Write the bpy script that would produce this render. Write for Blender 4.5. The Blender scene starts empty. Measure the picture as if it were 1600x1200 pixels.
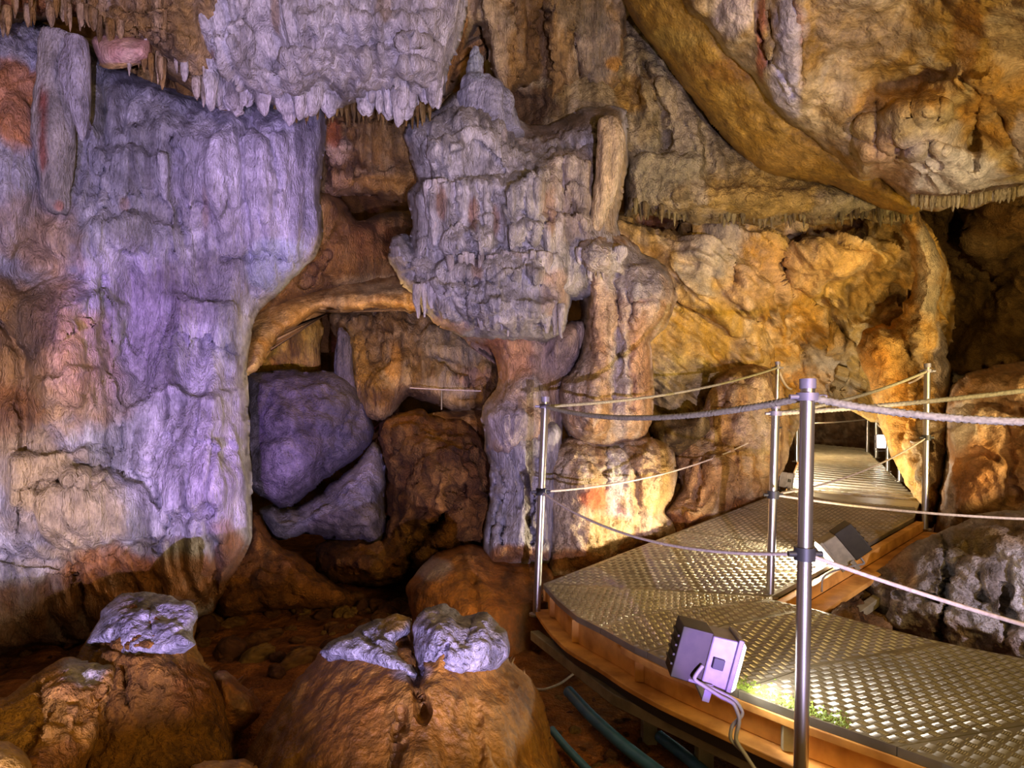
import bpy, math, random
import numpy as np
from mathutils import Vector, Matrix

# ---------------------------------------------------------------- camera, world, exposure
F, HX, HY, ZC = 1000.0, 800.0, 660.0, 0.92
SC = bpy.context.scene
COL = SC.collection
cam_d = bpy.data.cameras.new('camera')
cam_d.sensor_width = 36.0
cam_d.lens = 36.0 * F / 1600.0
cam_d.shift_y = (HY - 600.0) / 1600.0
cam_d.clip_start = 0.05
cam = bpy.data.objects.new('camera', cam_d)
cam.location = (0, 0, ZC)
cam.rotation_euler = (math.pi / 2, 0, 0)
COL.objects.link(cam)
SC.camera = cam

W = bpy.data.worlds.new('world')
SC.world = W
W.use_nodes = True
WB = W.node_tree.nodes['Background']
WB.inputs[0].default_value = (1.0, 0.66, 0.30, 1)
WB.inputs[1].default_value = 0.19
SC.view_settings.view_transform = 'Standard'
SC.view_settings.look = 'None'
SC.view_settings.gamma = 1.0
SC.view_settings.exposure = 0.0

VIOLET = (0.56, 0.42, 1.0)
LAVENDER = (0.62, 0.54, 1.0)
WARM = (1.0, 0.72, 0.42)
AMBER = (1.0, 0.55, 0.16)


def light(name, typ, loc, power, color, target=None, size=0.1, angle=None, blend=0.3):
    d = bpy.data.lights.new(name, typ)
    d.energy = power
    d.color = color
    if typ == 'AREA':
        d.shape = 'DISK'
        d.size = size
    else:
        d.shadow_soft_size = size
    if typ == 'SPOT':
        d.spot_size = math.radians(angle or 90)
        d.spot_blend = blend
    o = bpy.data.objects.new(name, d)
    o.location = loc
    if target is not None:
        v = Vector(target) - Vector(loc)
        o.rotation_euler = v.to_track_quat('-Z', 'Y').to_euler()
    COL.objects.link(o)
    return o


# pixel + depth -> point, pixel + height -> point
def PD(px, py, Y):
    return Vector(((px - HX) / F * Y, Y, ZC - (py - HY) / F * Y))


def PZ(px, py, z):
    Y = (ZC - z) * F / (py - HY)
    return Vector(((px - HX) / F * Y, Y, z))


# cave lighting (show-cave lamps out of view, plus unseen fill lights added)
light('lamp_light_violet', 'SPOT', (-0.35, -1.5, 0.13), 850, VIOLET, target=(-2.3, 4.0, .9), size=0.012, angle=58, blend=.8)
light('lamp_light_violet_spot', 'SPOT', (-0.15, -1.5, 0.13), 1050, (.50, .20, 1.0), target=(-1.75, 3.9, .75), size=0.012, angle=13, blend=.9)
light('lamp_light_violet_high', 'SPOT', (-0.05, -1.5, 0.13), 900, (.52, .24, 1.0), target=(-1.6, 4.2, 2.35), size=0.012, angle=14, blend=.9)
light('lamp_light_lavender', 'SPOT', (0.60, -1.5, 0.13), 1350, LAVENDER, target=(-.7, 4.2, 1.9), size=0.012, angle=66, blend=.5)
light('lamp_light_violet_left', 'SPOT', (-0.30, -1.5, 0.13), 1300, (.42, .12, 1.0), target=tuple(PD(225, 500, 4.0)), size=0.012, angle=11, blend=1.0)
light('lamp_light_violet_boulder', 'SPOT', (-0.10, -1.5, 0.13), 900, (.45, .18, 1.0), target=tuple(PD(480, 690, 5.0)), size=0.012, angle=12, blend=.8)
light('fill_light_curtain', 'SPOT', (0.45, -1.5, 0.13), 750, (.70, .58, 1.0), target=(-1.0, 3.9, 3.1), size=0.012, angle=26, blend=.9)  # unseen fill spot added to brighten the ceiling curtain
light('lamp_light_front_warm', 'AREA', (2.2, -1.0, 1.7), 80, (1.0, 0.66, 0.22), target=(0, 3.0, -.2), size=1.0)
light('lamp_light_roof', 'SPOT', (2.6, 0.6, 0.3), 430, (1.0, 0.76, 0.42), target=(2.6, 3.9, 2.9), size=0.15, angle=85, blend=.9)
light('fill_light_ochre_wall', 'SPOT', (4.3, 2.0, 0.6), 800, (1.0, 0.76, 0.36), target=(2.5, 6.8, 1.5), size=0.12, angle=52, blend=.9)  # unseen spot added to light the ochre wall evenly
light('fill_light_column', 'SPOT', (1.75, 3.50, 0.10), 95, (1.0, 0.74, 0.44), target=(.4, 4.7, .95), size=0.04, angle=95, blend=.8)  # extra spot added beside the ramp floodlight to warm the column
light('lamp_light_pillar', 'SPOT', (2.2, 4.6, 0.45), 120, (1.0, 0.70, 0.32), target=(3.6, 5.9, 1.5), size=0.05, angle=80, blend=.9)
light('fill_light_right_rock', 'SPOT', (2.7, 1.7, 0.7), 110, (.74, .68, 1.0), target=(2.6, 3.6, -.1), size=0.03, angle=62, blend=.8)  # unseen spot added in place of the near floodlight's reach to this boulder
light('fill_light_left_warm', 'SPOT', (-.42, -1.5, 0.13), 620, (1.0, 0.80, 0.50), target=(-3.3, 3.6, .5), size=0.012, angle=30, blend=.9)  # fill spot added behind the camera to warm the tan left wall
light('fill_light_recess_right', 'POINT', tuple(PD(1440, 560, 6.75)), 26, (1.0, 0.74, 0.40), size=0.1)  # fill light added behind the pillar to lift the dark recess
light('fill_light_floor', 'SPOT', (0.1, 2.9, 0.0), 34, (1.0, 0.62, 0.28), target=(-1.3, 4.1, -.5), size=0.1, angle=100, blend=.9)  # fill spot added to brighten the rubble floor
light('fill_light_fixture_violet', 'SPOT', (0.62, -1.5, 0.16), 1200, (.36, .10, 1.0), target=tuple(PD(1108, 1022, 2.15)), size=0.012, angle=4.5, blend=.5)  # narrow spot added to tint the near floodlight's side violet
light('lamp_light_niche', 'POINT', tuple(PD(455, 600, 5.75)), 70, (1.0, 0.64, 0.16), size=0.08)
light('lamp_light_recess', 'POINT', tuple(PD(600, 520, 4.95)), 13, (1.0, 0.60, 0.20), size=0.15)
light('lamp_light_far', 'POINT', tuple(PD(1262, 640, 8.6)), 60, (1.0, 0.78, 0.48), size=0.1)
light('lamp_light_top', 'SPOT', (1.9, 2.6, 0.05), 170, (1.0, 0.80, 0.50), target=(0.7, 5.0, 2.9), size=0.1, angle=60, blend=.9)

# ---------------------------------------------------------------- helpers
rng = np.random.RandomState(7)
TAB = rng.rand(64, 64, 64).astype(np.float32)


def vnoise(x, y, z):
    xi = np.floor(x).astype(np.int64); yi = np.floor(y).astype(np.int64); zi = np.floor(z).astype(np.int64)
    fx = x - xi; fy = y - yi; fz = z - zi
    fx = fx * fx * fx * (fx * (fx * 6 - 15) + 10); fy = fy * fy * fy * (fy * (fy * 6 - 15) + 10); fz = fz * fz * fz * (fz * (fz * 6 - 15) + 10)
    x0 = xi & 63; y0 = yi & 63; z0 = zi & 63
    x1 = (xi + 1) & 63; y1 = (yi + 1) & 63; z1 = (zi + 1) & 63
    T = TAB
    a = T[x0, y0, z0] * (1 - fx) + T[x1, y0, z0] * fx
    b = T[x0, y1, z0] * (1 - fx) + T[x1, y1, z0] * fx
    c = T[x0, y0, z1] * (1 - fx) + T[x1, y0, z1] * fx
    d = T[x0, y1, z1] * (1 - fx) + T[x1, y1, z1] * fx
    return (a * (1 - fy) + b * fy) * (1 - fz) + (c * (1 - fy) + d * fy) * fz


def fbm(x, y, z, o=4, g=0.5):
    s = 0; a = 1.0; t = 0
    for i in range(o):
        s = s + a * vnoise(x + 17.3 * i, y - 9.1 * i, z + 5.7 * i); t += a
        a *= g; x, y, z = (x * 1.6 + y * 1.2) * 1.0, (y * 1.6 - x * 1.2), z * 2.0
    return s / t            # about 0..1, mean .5


def fbmv(x, y, z, o=3, g=0.5):      # keeps the axes apart (for stretched noise)
    s = 0; a = 1.0; t = 0
    for i in range(o):
        s = s + a * vnoise(x + 17.3 * i, y - 9.1 * i, z + 5.7 * i); t += a
        a *= g; x = x * 2.03; y = y * 2.03; z = z * 2.03
    return s / t


def billow(x, y, z, o=3, g=0.5):
    s = 0; a = 1.0; t = 0
    for i in range(o):
        s = s + a * np.abs(2 * vnoise(x + 11.3 * i, y + 3.1 * i, z - 5.7 * i) - 1); t += a
        a *= g; x = x * 2.07; y = y * 2.07; z = z * 2.07
    return s / t            # 0 in the creases


def ss(a, b, x):
    t = np.clip((x - a) / (b - a), 0, 1)
    return t * t * (3 - 2 * t)


PTS = rng.rand(32, 32, 32, 3).astype(np.float32)


def worley(x, y, z):
    xi = np.floor(x).astype(np.int64); yi = np.floor(y).astype(np.int64); zi = np.floor(z).astype(np.int64)
    f1 = np.full(x.shape, 9.0); f2 = np.full(x.shape, 9.0)
    for i in (-1, 0, 1):
        for j in (-1, 0, 1):
            for k in (-1, 0, 1):
                q = PTS[(xi + i) & 31, (yi + j) & 31, (zi + k) & 31]
                d = np.sqrt((q[..., 0] + xi + i - x) ** 2 + (q[..., 1] + yi + j - y) ** 2 + (q[..., 2] + zi + k - z) ** 2)
                m = d < f1
                f2 = np.where(m, f1, np.minimum(f2, d)); f1 = np.where(m, d, f1)
    return f1, f2


def hx(h):
    h = h.lstrip('#')
    c = [int(h[i:i + 2], 16) / 255 for i in (0, 2, 4)]
    return np.array([v / 12.92 if v < .04045 else ((v + .055) / 1.055) ** 2.4 for v in c])


def nodes_mat(name):
    m = bpy.data.materials.new(name)
    m.use_nodes = True
    nt = m.node_tree
    return m, nt, nt.nodes['Principled BSDF']


def rock_material(name, bump=0.5, scale=30.0, rough=0.75, spec=0.35, stretch=1.0):
    m, nt, b = nodes_mat(name)
    N, L = nt.nodes.new, nt.links.new
    at = N('ShaderNodeVertexColor'); at.layer_name = 'Col'
    tc = N('ShaderNodeTexCoord')
    mp = N('ShaderNodeMapping'); mp.inputs['Scale'].default_value = (1, 1, stretch)
    L(tc.outputs['Object'], mp.inputs['Vector'])
    n1 = N('ShaderNodeTexNoise'); n1.inputs['Scale'].default_value = scale; n1.inputs['Detail'].default_value = 5; n1.inputs['Roughness'].default_value = 0.65
    n2 = N('ShaderNodeTexNoise'); n2.inputs['Scale'].default_value = scale * 3.1; n2.inputs['Detail'].default_value = 3
    L(mp.outputs['Vector'], n1.inputs['Vector']); L(mp.outputs['Vector'], n2.inputs['Vector'])
    rmp = N('ShaderNodeMapRange'); rmp.inputs['From Min'].default_value = .3; rmp.inputs['From Max'].default_value = .7
    rmp.inputs['To Min'].default_value = .72; rmp.inputs['To Max'].default_value = 1.18
    L(n2.outputs['Fac'], rmp.inputs['Value'])
    mx = N('ShaderNodeMix'); mx.data_type = 'RGBA'; mx.blend_type = 'MULTIPLY'; mx.inputs['Factor'].default_value = 1
    L(at.outputs['Color'], mx.inputs[6]); L(rmp.outputs['Result'], mx.inputs[7])
    L(mx.outputs[2], b.inputs['Base Color'])
    ad = N('ShaderNodeMath'); ad.operation = 'MULTIPLY_ADD'; ad.inputs[1].default_value = .35
    L(n2.outputs['Fac'], ad.inputs[0]); L(n1.outputs['Fac'], ad.inputs[2])
    bp = N('ShaderNodeBump'); bp.inputs['Strength'].default_value = bump; bp.inputs['Distance'].default_value = 0.045
    L(ad.outputs[0], bp.inputs['Height']); L(bp.outputs['Normal'], b.inputs['Normal'])
    b.inputs['Roughness'].default_value = rough
    b.inputs['Specular IOR Level'].default_value = spec
    return m


R_FLOW = rock_material('flowstone_rock', 1.0, 34, .6, .4, .35)
R_CRAG = rock_material('craggy_rock', 1.0, 24, .8, .25)
R_SMOOTH = rock_material('smooth_rock', .55, 20, .6, .4)
R_DIRT = rock_material('cave_dirt', .9, 22, .9, .15)


def simple_mat(name, color, rough=.5, metal=0.0, noise=0.0, nscale=20.0, emit=None, estr=0.0, bump=0.0, stretch=(1, 1, 1), dark=None):
    m, nt, b = nodes_mat(name)
    N, L = nt.nodes.new, nt.links.new
    b.inputs['Base Color'].default_value = (*color, 1)
    b.inputs['Roughness'].default_value = rough
    b.inputs['Metallic'].default_value = metal
    if noise or bump:
        tc = N('ShaderNodeTexCoord'); mp = N('ShaderNodeMapping'); mp.inputs['Scale'].default_value = stretch
        L(tc.outputs['Object'], mp.inputs['Vector'])
        n = N('ShaderNodeTexNoise'); n.inputs['Scale'].default_value = nscale; n.inputs['Detail'].default_value = 5
        L(mp.outputs['Vector'], n.inputs['Vector'])
        if noise:
            cr = N('ShaderNodeValToRGB')
            dk = dark if dark is not None else tuple(c * (1 - noise) for c in color)
            cr.color_ramp.elements[0].color = (*dk, 1); cr.color_ramp.elements[0].position = .35
            cr.color_ramp.elements[1].color = (*color, 1); cr.color_ramp.elements[1].position = .62
            L(n.outputs['Fac'], cr.inputs['Fac']); L(cr.outputs['Color'], b.inputs['Base Color'])
        if bump:
            bp = N('ShaderNodeBump'); bp.inputs['Strength'].default_value = bump; bp.inputs['Distance'].default_value = .01
            L(n.outputs['Fac'], bp.inputs['Height']); L(bp.outputs['Normal'], b.inputs['Normal'])
    if emit:
        b.inputs['Emission Color'].default_value = (*emit, 1)
        b.inputs['Emission Strength'].default_value = estr
    return m


M_STEEL = simple_mat('brushed_steel', (.52, .49, .44), .30, .95, .25, 60, stretch=(1, 1, .1))
M_DECK = simple_mat('tread_plate', (.31, .275, .18), .46, .55, .45, 6, dark=(.20, .175, .11))
M_TREAD = simple_mat('worn_tread_bars', (.48, .43, .31), .42, .6, .3, 8)
M_TIMBER = simple_mat('orange_timber', (.82, .42, .09), .7, 0, .45, 9, bump=.3, dark=(.50, .22, .04))
M_OLIVE = simple_mat('olive_painted_beam', (.30, .26, .15), .6, 0, .4, 12, bump=.2)
M_BLACK = simple_mat('black_plastic', (.03, .03, .03), .5)
M_GREY = simple_mat('grey_fixture_metal', (.26, .24, .28), .45, .3, .2, 30)
M_BROWNBOX = simple_mat('brown_fixture_metal', (.03, .024, .012), .5, .3, .3, 30)
M_BROWNBOX2 = simple_mat('olive_fixture_metal', (.30, .27, .19), .5, .2, .3, 30)
M_ROPE = simple_mat('pale_rope', (.40, .36, .24), .85, 0, .4, 80, bump=.4)
M_CORD = simple_mat('thin_cord', (.62, .52, .42), .8, 0, .3, 80)
M_BLUE = simple_mat('blue_pipe_plastic', (.05, .17, .30), .45, 0, .3, 15)
M_GLOW = simple_mat('lit_lamp_glass', (1, 1, 1), .3, emit=(1.0, .95, .88), estr=9.0)
M_MOSS = simple_mat('green_moss', (.22, .30, .03), .9, 0, .5, 60, bump=.6)
M_CABLE = simple_mat('grey_cable', (.28, .27, .25), .5)


def tag(o, label=None, cat=None, group=None, kind=None):
    if label: o['label'] = label
    if cat: o['category'] = cat
    if group: o['group'] = group
    if kind: o['kind'] = kind
    return o


def empty(name, loc=(0, 0, 0)):
    o = bpy.data.objects.new(name, None)
    o.location = loc
    o.empty_display_size = .1
    COL.objects.link(o)
    return o


def link_mesh(name, verts, faces, mat, parent=None, smooth=True, colors=None, local=False):
    """verts are world coordinates; the object's origin goes to the middle of its base"""
    verts = np.asarray(verts, dtype=np.float64)
    org = np.array([(verts[:, 0].min() + verts[:, 0].max()) / 2, (verts[:, 1].min() + verts[:, 1].max()) / 2, verts[:, 2].min()])
    if parent is not None:
        org = np.zeros(3); q = parent
        while q is not None and not local:
            org = org + np.array(q.location); q = q.parent
    me = bpy.data.meshes.new(name)
    me.from_pydata((verts - org).tolist(), [], faces if isinstance(faces, list) else faces.tolist())
    me.update()
    if smooth:
        me.polygons.foreach_set('use_smooth', np.ones(len(me.polygons), dtype=bool))
    if colors is not None:
        ca = me.color_attributes.new('Col', 'FLOAT_COLOR', 'POINT')
        c4 = np.ones((len(verts), 4), dtype=np.float32); c4[:, :3] = colors
        ca.data.foreach_set('color', c4.ravel())
    me.materials.append(mat)
    o = bpy.data.objects.new(name, me)
    COL.objects.link(o)
    if parent is not None:
        o.parent = parent
    else:
        o.location = org
    return o


# ---------------------------------------------------------------- rock masses
def spline(poly, closed=True, n=6):
    p = np.asarray(poly, float)
    out = []
    N = len(p)
    rg = range(N) if closed else range(N - 1)
    for i in rg:
        if closed:
            a, b, c, d = p[(i - 1) % N], p[i], p[(i + 1) % N], p[(i + 2) % N]
        else:
            a, b, c, d = p[max(i - 1, 0)], p[i], p[i + 1], p[min(i + 2, N - 1)]
        for t in np.arange(n) / n:
            # centripetal-ish: softened tangents
            m1 = (c - a) * .38; m2 = (d - b) * .38
            out.append((2 * t**3 - 3 * t**2 + 1) * b + (t**3 - 2 * t**2 + t) * m1 + (-2 * t**3 + 3 * t**2) * c + (t**3 - t**2) * m2)
    if not closed:
        out.append(p[-1])
    return np.array(out)


def seg_dist(q, poly, closed=True):
    """distance and nearest point from q (N,2) to a polyline"""
    best = np.full(len(q), 1e18); near = np.zeros_like(q)
    M = len(poly)
    for i in range(M if closed else M - 1):
        a = poly[i]; b = poly[(i + 1) % M]
        ab = b - a; L2 = (ab ** 2).sum() + 1e-9
        t = np.clip(((q - a) @ ab) / L2, 0, 1)
        c = a + t[:, None] * ab
        d = ((q - c) ** 2).sum(1)
        m = d < best
        best[m] = d[m]; near[m] = c[m]
    return np.sqrt(best), near


def inside(q, poly):
    x, y = q[:, 0], q[:, 1]
    r = np.zeros(len(q), bool)
    M = len(poly)
    for i in range(M):
        x1, y1 = poly[i]; x2, y2 = poly[(i + 1) % M]
        if y1 == y2: continue
        c = ((y1 > y) != (y2 > y)) & (x < (x2 - x1) * (y - y1) / (y2 - y1) + x1)
        r ^= c
    return r


def tps(ctrl):
    """smooth depth from control points (px, py, Y)"""
    c = np.asarray(ctrl, float)
    if len(c) == 1:
        return lambda x, y: np.full(x.shape, c[0, 2])
    X = c[:, :2] / 300.0
    n = len(c)
    if n < 4:
        A = np.c_[np.ones(n), X] if n == 3 else np.c_[np.ones(n), X]
        w = np.linalg.lstsq(A, c[:, 2], rcond=None)[0]
        return lambda x, y: w[0] + w[1] * x / 300 + w[2] * y / 300
    d = np.sqrt(((X[:, None] - X[None]) ** 2).sum(-1))
    K = np.where(d > 0, d * d * np.log(d + 1e-12), 0) + np.eye(n) * .02
    Pm = np.c_[np.ones(n), X]
    A = np.block([[K, Pm], [Pm.T, np.zeros((3, 3))]])
    w = np.linalg.solve(A, np.r_[c[:, 2], 0, 0, 0])

    def f(x, y):
        r = w[n] + w[n + 1] * x / 300 + w[n + 2] * y / 300
        for i in range(n):
            dd = (x / 300 - X[i, 0]) ** 2 + (y / 300 - X[i, 1]) ** 2
            r = r + w[i] * .5 * dd * np.log(dd + 1e-12)
        return r
    return f


def disp_fn(kind, P, amp, sc):
    x, y, z = P[:, 0] * sc, P[:, 1] * sc, P[:, 2] * sc
    if kind == 'drape':
        wx = x + .10 * (fbm(x * 2, y * 2, z * 2, 3) - .5)
        fl = billow(wx * 6.5, y * 2.2, z * .40, 2, .5)
        fl2 = billow(wx * 20 + 3, y * 5, z * 1.1, 2)
        t = z * 2.1 + 1.9 * fbm(x * 1.6, y * 1.6, z * .5, 3) + .40 * fl
        s = 1 - (t - np.floor(t))
        tier = ss(0, .10, s) * (1 - .75 * s)
        return amp * (.15 * fl ** .65 + .085 * fl2 ** .7 + .08 * tier + .03 * (fbm(x * 3, y * 3, z * 3, 4) - .5) + .015 * (fbm(x * 16, y * 16, z * 12, 3) - .5))
    if kind == 'flute':
        wx = x + .16 * (fbm(x * 2, y * 2, z * 1.2, 3) - .5)
        fl = billow(wx * 6, y * 2.2, z * .42, 3, .5)
        fl2 = billow(wx * 19 + 3, y * 5, z * 1.2, 2)
        return amp * (.15 * fl ** .7 + .060 * fl2 ** .7 + .12 * (fbm(x * 2, y * 2, z * 1.3, 4) - .5) + .035 * (fbm(x * 15, y * 15, z * 11, 3) - .5))
    if kind == 'crag':
        f1, f2 = worley(x * 3.2 + .4 * fbm(x * 4, y * 4, z * 4, 2), y * 3.2, z * 3.6)
        g1, g2 = worley(x * 9 + 7, y * 9, z * 10)
        r = billow(x * 3, y * 3, z * 3, 4, .6)
        return amp * (.10 * np.minimum(f2 - f1, .5) * 1.2 + .035 * np.minimum(g2 - g1, .5) + .12 * r + .12 * (fbm(x * 1.6, y * 1.6, z * 1.6, 4) - .5) + .045 * (fbm(x * 14, y * 14, z * 14, 4, .6) - .5) + .03 * billow(x * 9, y * 9, z * 9, 2))
    if kind == 'pop':
        f1, f2 = worley(x * 14, y * 14, z * 14)
        h1, h2 = worley(x * 5 + 3, y * 5, z * 4)
        g1, g2 = worley(x * 24 + 3, y * 24, z * 18)
        return amp * (-.04 * f1 - .05 * h1 + .05 * billow(x * 6, y * 6, z * 3, 3, .6) + .10 * (fbm(x * 3, y * 3, z * 2, 4) - .5) + .05 * (fbm(x * 18, y * 18, z * 18, 3) - .5) - .03 * g1)
    if kind == 'smooth':
        return amp * (.14 * (fbm(x * 1.5, y * 1.5, z * 1.5, 4) - .5) + .035 * billow(x * 4, y * 4, z * 3, 3, .55) + .03 * (fbm(x * 9, y * 9, z * 9, 4, .6) - .5))
    if kind == 'strata':      # layers dipping to the right, as on the ochre wall
        u = z * .8 + x * .55
        t = fbmv(u * 5.0, x * .9 + 3, y * .9, 4, .6)
        return amp * (.45 * (t - .5) + .16 * (fbm(x * 1.5, y * 1.5, z * 1.5, 4) - .5) + .06 * billow(x * 4, y * 4, z * 5, 3, .6) + .05 * (fbm(x * 9, y * 9, z * 11, 4, .6) - .5))
    return np.zeros(len(P))


def color_fn(P, px, py, pal, patches, cs=1.0, streak=.5, seed=0.0, strata=False):
    x, y, z = P[:, 0] * cs + seed, P[:, 1] * cs, P[:, 2] * cs
    a, b, c, d = [hx(h) for h in pal]         # base, second, streak, dark flecks
    if strata:
        n1 = fbmv((z * .8 + x * .55) * 2.2, x * .6, y * .6, 4, .6)
    else:
        n1 = fbm(x * 1.7, y * 1.7, z * 1.3, 5, .6)
    col = a[None] + (b - a)[None] * ss(.40, .62, n1)[:, None]
    n2 = fbmv(x * 6 + .8 * n1, y * 6, z * .8, 4, .6)
    col = col + (c[None] - col) * (streak * ss(.50, .66, n2))[:, None]
    n3 = fbm(x * 8 + 9, y * 8, z * 6, 4, .65)
    col = col + (d[None] - col) * (.55 * ss(.56, .72, n3))[:, None]
    n4 = fbmv(x * 15 + 50, y * 5, z * 1.3, 3, .6)
    col = col + (d[None] - col) * (streak * 1.1 * ss(.56, .70, n4))[:, None]
    n5 = fbmv(x * 12 + 90, y * 4, z * 1.1, 3, .6)
    col = col + (c[None] * 1.12 - col) * (streak * .9 * ss(.58, .72, n5))[:, None]
    wob = (fbm(x * 3 + 31, y * 3, z * 3, 4, .6) - .5)
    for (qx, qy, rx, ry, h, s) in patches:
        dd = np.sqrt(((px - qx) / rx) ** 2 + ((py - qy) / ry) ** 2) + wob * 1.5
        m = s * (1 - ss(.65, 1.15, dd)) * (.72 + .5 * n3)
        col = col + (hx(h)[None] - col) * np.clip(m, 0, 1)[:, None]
    col = col * (.66 + .34 * ss(.30, .70, fbm(x * 9, y * 9, z * 5, 4, .65)) + .36 * ss(.30, .70, fbm(x * 26, y * 26, z * 16, 3, .65)))[:, None]
    return np.clip(col, .004, .95)


def mass(name, poly, ctrl, bulge=.3, R=60, roll=.5, kind='crag', amp=1.0, sc=1.0, pal=None, patches=(), step=4.0, mat=None,
         bumps=(), creases=(), ledges=(), thick=.45, jag=3.0, streak=.5, cs=1.0, seed=0.0, strata=False, parent=None, edge_disp=.2, lim=None):
    outline = spline(poly)
    # natural irregularity of the outline
    k = np.arange(len(outline))
    jx = vnoise(outline[:, 0] / 14 + seed, outline[:, 1] / 14, outline[:, 0] * 0 + 3.3) - .5
    jy = vnoise(outline[:, 0] / 14 + 40 + seed, outline[:, 1] / 14, outline[:, 0] * 0 + 8.3) - .5
    outline = outline + np.c_[jx, jy] * 2 * jag
    x0, y0, x1, y1 = lim or (-170, -150, 1770, 1330)
    outline[:, 0] = np.clip(outline[:, 0], x0, x1); outline[:, 1] = np.clip(outline[:, 1], y0, y1)
    gx = np.arange(outline[:, 0].min() - step, outline[:, 0].max() + 2 * step, step)
    gy = np.arange(outline[:, 1].min() - step, outline[:, 1].max() + 2 * step, step)
    GX, GY = np.meshgrid(gx, gy)
    q = np.c_[GX.ravel(), GY.ravel()]
    ins = inside(q, outline)
    nx, ny = len(gx), len(gy)
    I = ins.reshape(ny, nx)
    quad = I[:-1, :-1] & I[1:, :-1] & I[:-1, 1:] & I[1:, 1:]
    # a vertex is used when it belongs to a quad that is fully inside; grow one ring and snap that ring to the outline
    anyq = (I[:-1, :-1].astype(int) + I[1:, :-1] + I[:-1, 1:] + I[1:, 1:]) >= 2
    use = np.zeros((ny, nx), bool)
    for a, b in ((0, 0), (1, 0), (0, 1), (1, 1)):
        use[a:ny - 1 + a, b:nx - 1 + b] |= anyq
    ids = np.full(ny * nx, -1); uf = use.ravel(); ids[uf] = np.arange(uf.sum())
    q = q[uf]; insu = ins[uf]
    dist, near = seg_dist(q, outline)
    q[~insu] = near[~insu]; dist[~insu] = 0
    close = insu & (dist < step * .45)
    q[close] = near[close]; dist[close] = 0
    # faces
    jj, ii = np.nonzero(anyq)
    v00 = ids[jj * nx + ii]; v10 = ids[jj * nx + ii + 1]; v11 = ids[(jj + 1) * nx + ii + 1]; v01 = ids[(jj + 1) * nx + ii]
    faces = np.c_[v00, v01, v11, v10]
    px, py = q[:, 0], q[:, 1]
    t = np.clip(dist / R, 0, 1)
    h = np.sqrt(1 - (1 - t) ** 2)
    Y = tps(ctrl)(px, py) + roll * (1 - h) - bulge * ss(0, 1, np.clip(dist / (R * 2.2), 0, 1))
    for (bx, by, rx, ry, s) in bumps:
        r2 = ((px - bx) / rx) ** 2 + ((py - by) / ry) ** 2
        Y = Y - s * np.exp(-r2 ** 1.3)
    wv = 9 * (vnoise(px / 22 + seed, py / 22, px * 0) - .5) + 5 * (vnoise(px / 8 + seed, py / 8, px * 0 + 4) - .5)
    for (pts, w, s) in creases:
        dl, _ = seg_dist(np.c_[px + wv, py + wv * .6], np.asarray(pts, float), closed=False)
        Y = Y + s * np.exp(-(dl / w) ** 2)
    for (pts, s, ln) in ledges:     # a shelf juts out at the traced line, its drapes taper off below
        a = np.asarray(pts, float)
        fr = 1.0
        ly = np.interp(px, a[:, 0], a[:, 1]) + wv * .8
        dy = py - ly
        ex = np.clip(np.minimum(px - a[0, 0], a[-1, 0] - px) / 14 + .5, 0, 1)
        fr = billow(px / 26 + seed, ly * 0 + 2.2, py / 300 + a[0, 1], 2)
        L2 = ln * (.72 + .8 * fr)
        s2 = np.clip(dy / L2, 0, 1)
        Y = Y - s * ex * ss(-7, 5, dy) * np.where(s2 < 1, (1 - .55 * s2), 0) * (1 - ss(.92, 1.0, s2))
    Y = np.maximum(Y, .5)
    P = np.c_[(px - HX) / F * Y, Y, ZC - (py - HY) / F * Y]
    me = bpy.data.meshes.new('tmp'); me.from_pydata(P.tolist(), [], faces.tolist()); me.update()
    Nn = np.zeros(len(P) * 3); me.vertex_normals.foreach_get('vector', Nn); Nn = Nn.reshape(-1, 3)
    bpy.data.meshes.remove(me)
    view = P - np.array([0, 0, ZC]); view /= np.linalg.norm(view, axis=1)[:, None]
    flip = (Nn * view).sum(1) > 0
    if flip.mean() > .5:
        faces = faces[:, ::-1]; Nn = -Nn
    Nn = .55 * Nn - .45 * view; Nn /= np.linalg.norm(Nn, axis=1)[:, None]
    if kind == 'blend':
        kk = amp  # unused
    D = disp_fn(kind, P + seed * 3.7, amp, sc)
    D = D - np.median(D)
    D = D * (edge_disp + (1 - edge_disp) * ss(0, 1, np.clip(dist / 25, 0, 1)))
    P = P + Nn * D[:, None]
    colr = color_fn(P, px, py, pal, patches, cs, streak, seed, strata)
    # sides and back: border loops pushed back and closed
    e = np.concatenate([faces[:, [0, 1]], faces[:, [1, 2]], faces[:, [2, 3]], faces[:, [3, 0]]])
    key = np.minimum(e[:, 0], e[:, 1]).astype(np.int64) * 10**7 + np.maximum(e[:, 0], e[:, 1])
    uq, inv, cnt = np.unique(key, return_inverse=True, return_counts=True)
    be = e[cnt[inv] == 1]
    bv, binv = np.unique(be.ravel(), return_inverse=True); be2 = binv.reshape(-1, 2)
    nb = len(bv); base = len(P)
    cen = P[bv].mean(0)
    rings = []
    fl = [faces]
    prev = bv
    for r in range(1, 4):
        u = r / 3
        B = P[bv].copy()
        shrink = 1 - .22 * u * u
        B = cen + (B - cen) * [shrink, 1, shrink]
        B += view[bv] * thick * u
        B += (vnoise(B[:, 0] * 6, B[:, 1] * 6, B[:, 2] * 6) - .5)[:, None] * .06
        cur = base + (r - 1) * nb + np.arange(nb)
        rings.append(B)
        fl.append(np.c_[prev[be2[:, 1]], prev[be2[:, 0]], cur[be2[:, 0]], cur[be2[:, 1]]])
        prev = cur
    cv = base + 3 * nb
    rings.append((rings[-1].mean(0) + np.array([0, thick * .3, 0]))[None])
    P2 = np.vstack([P] + rings)
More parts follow.
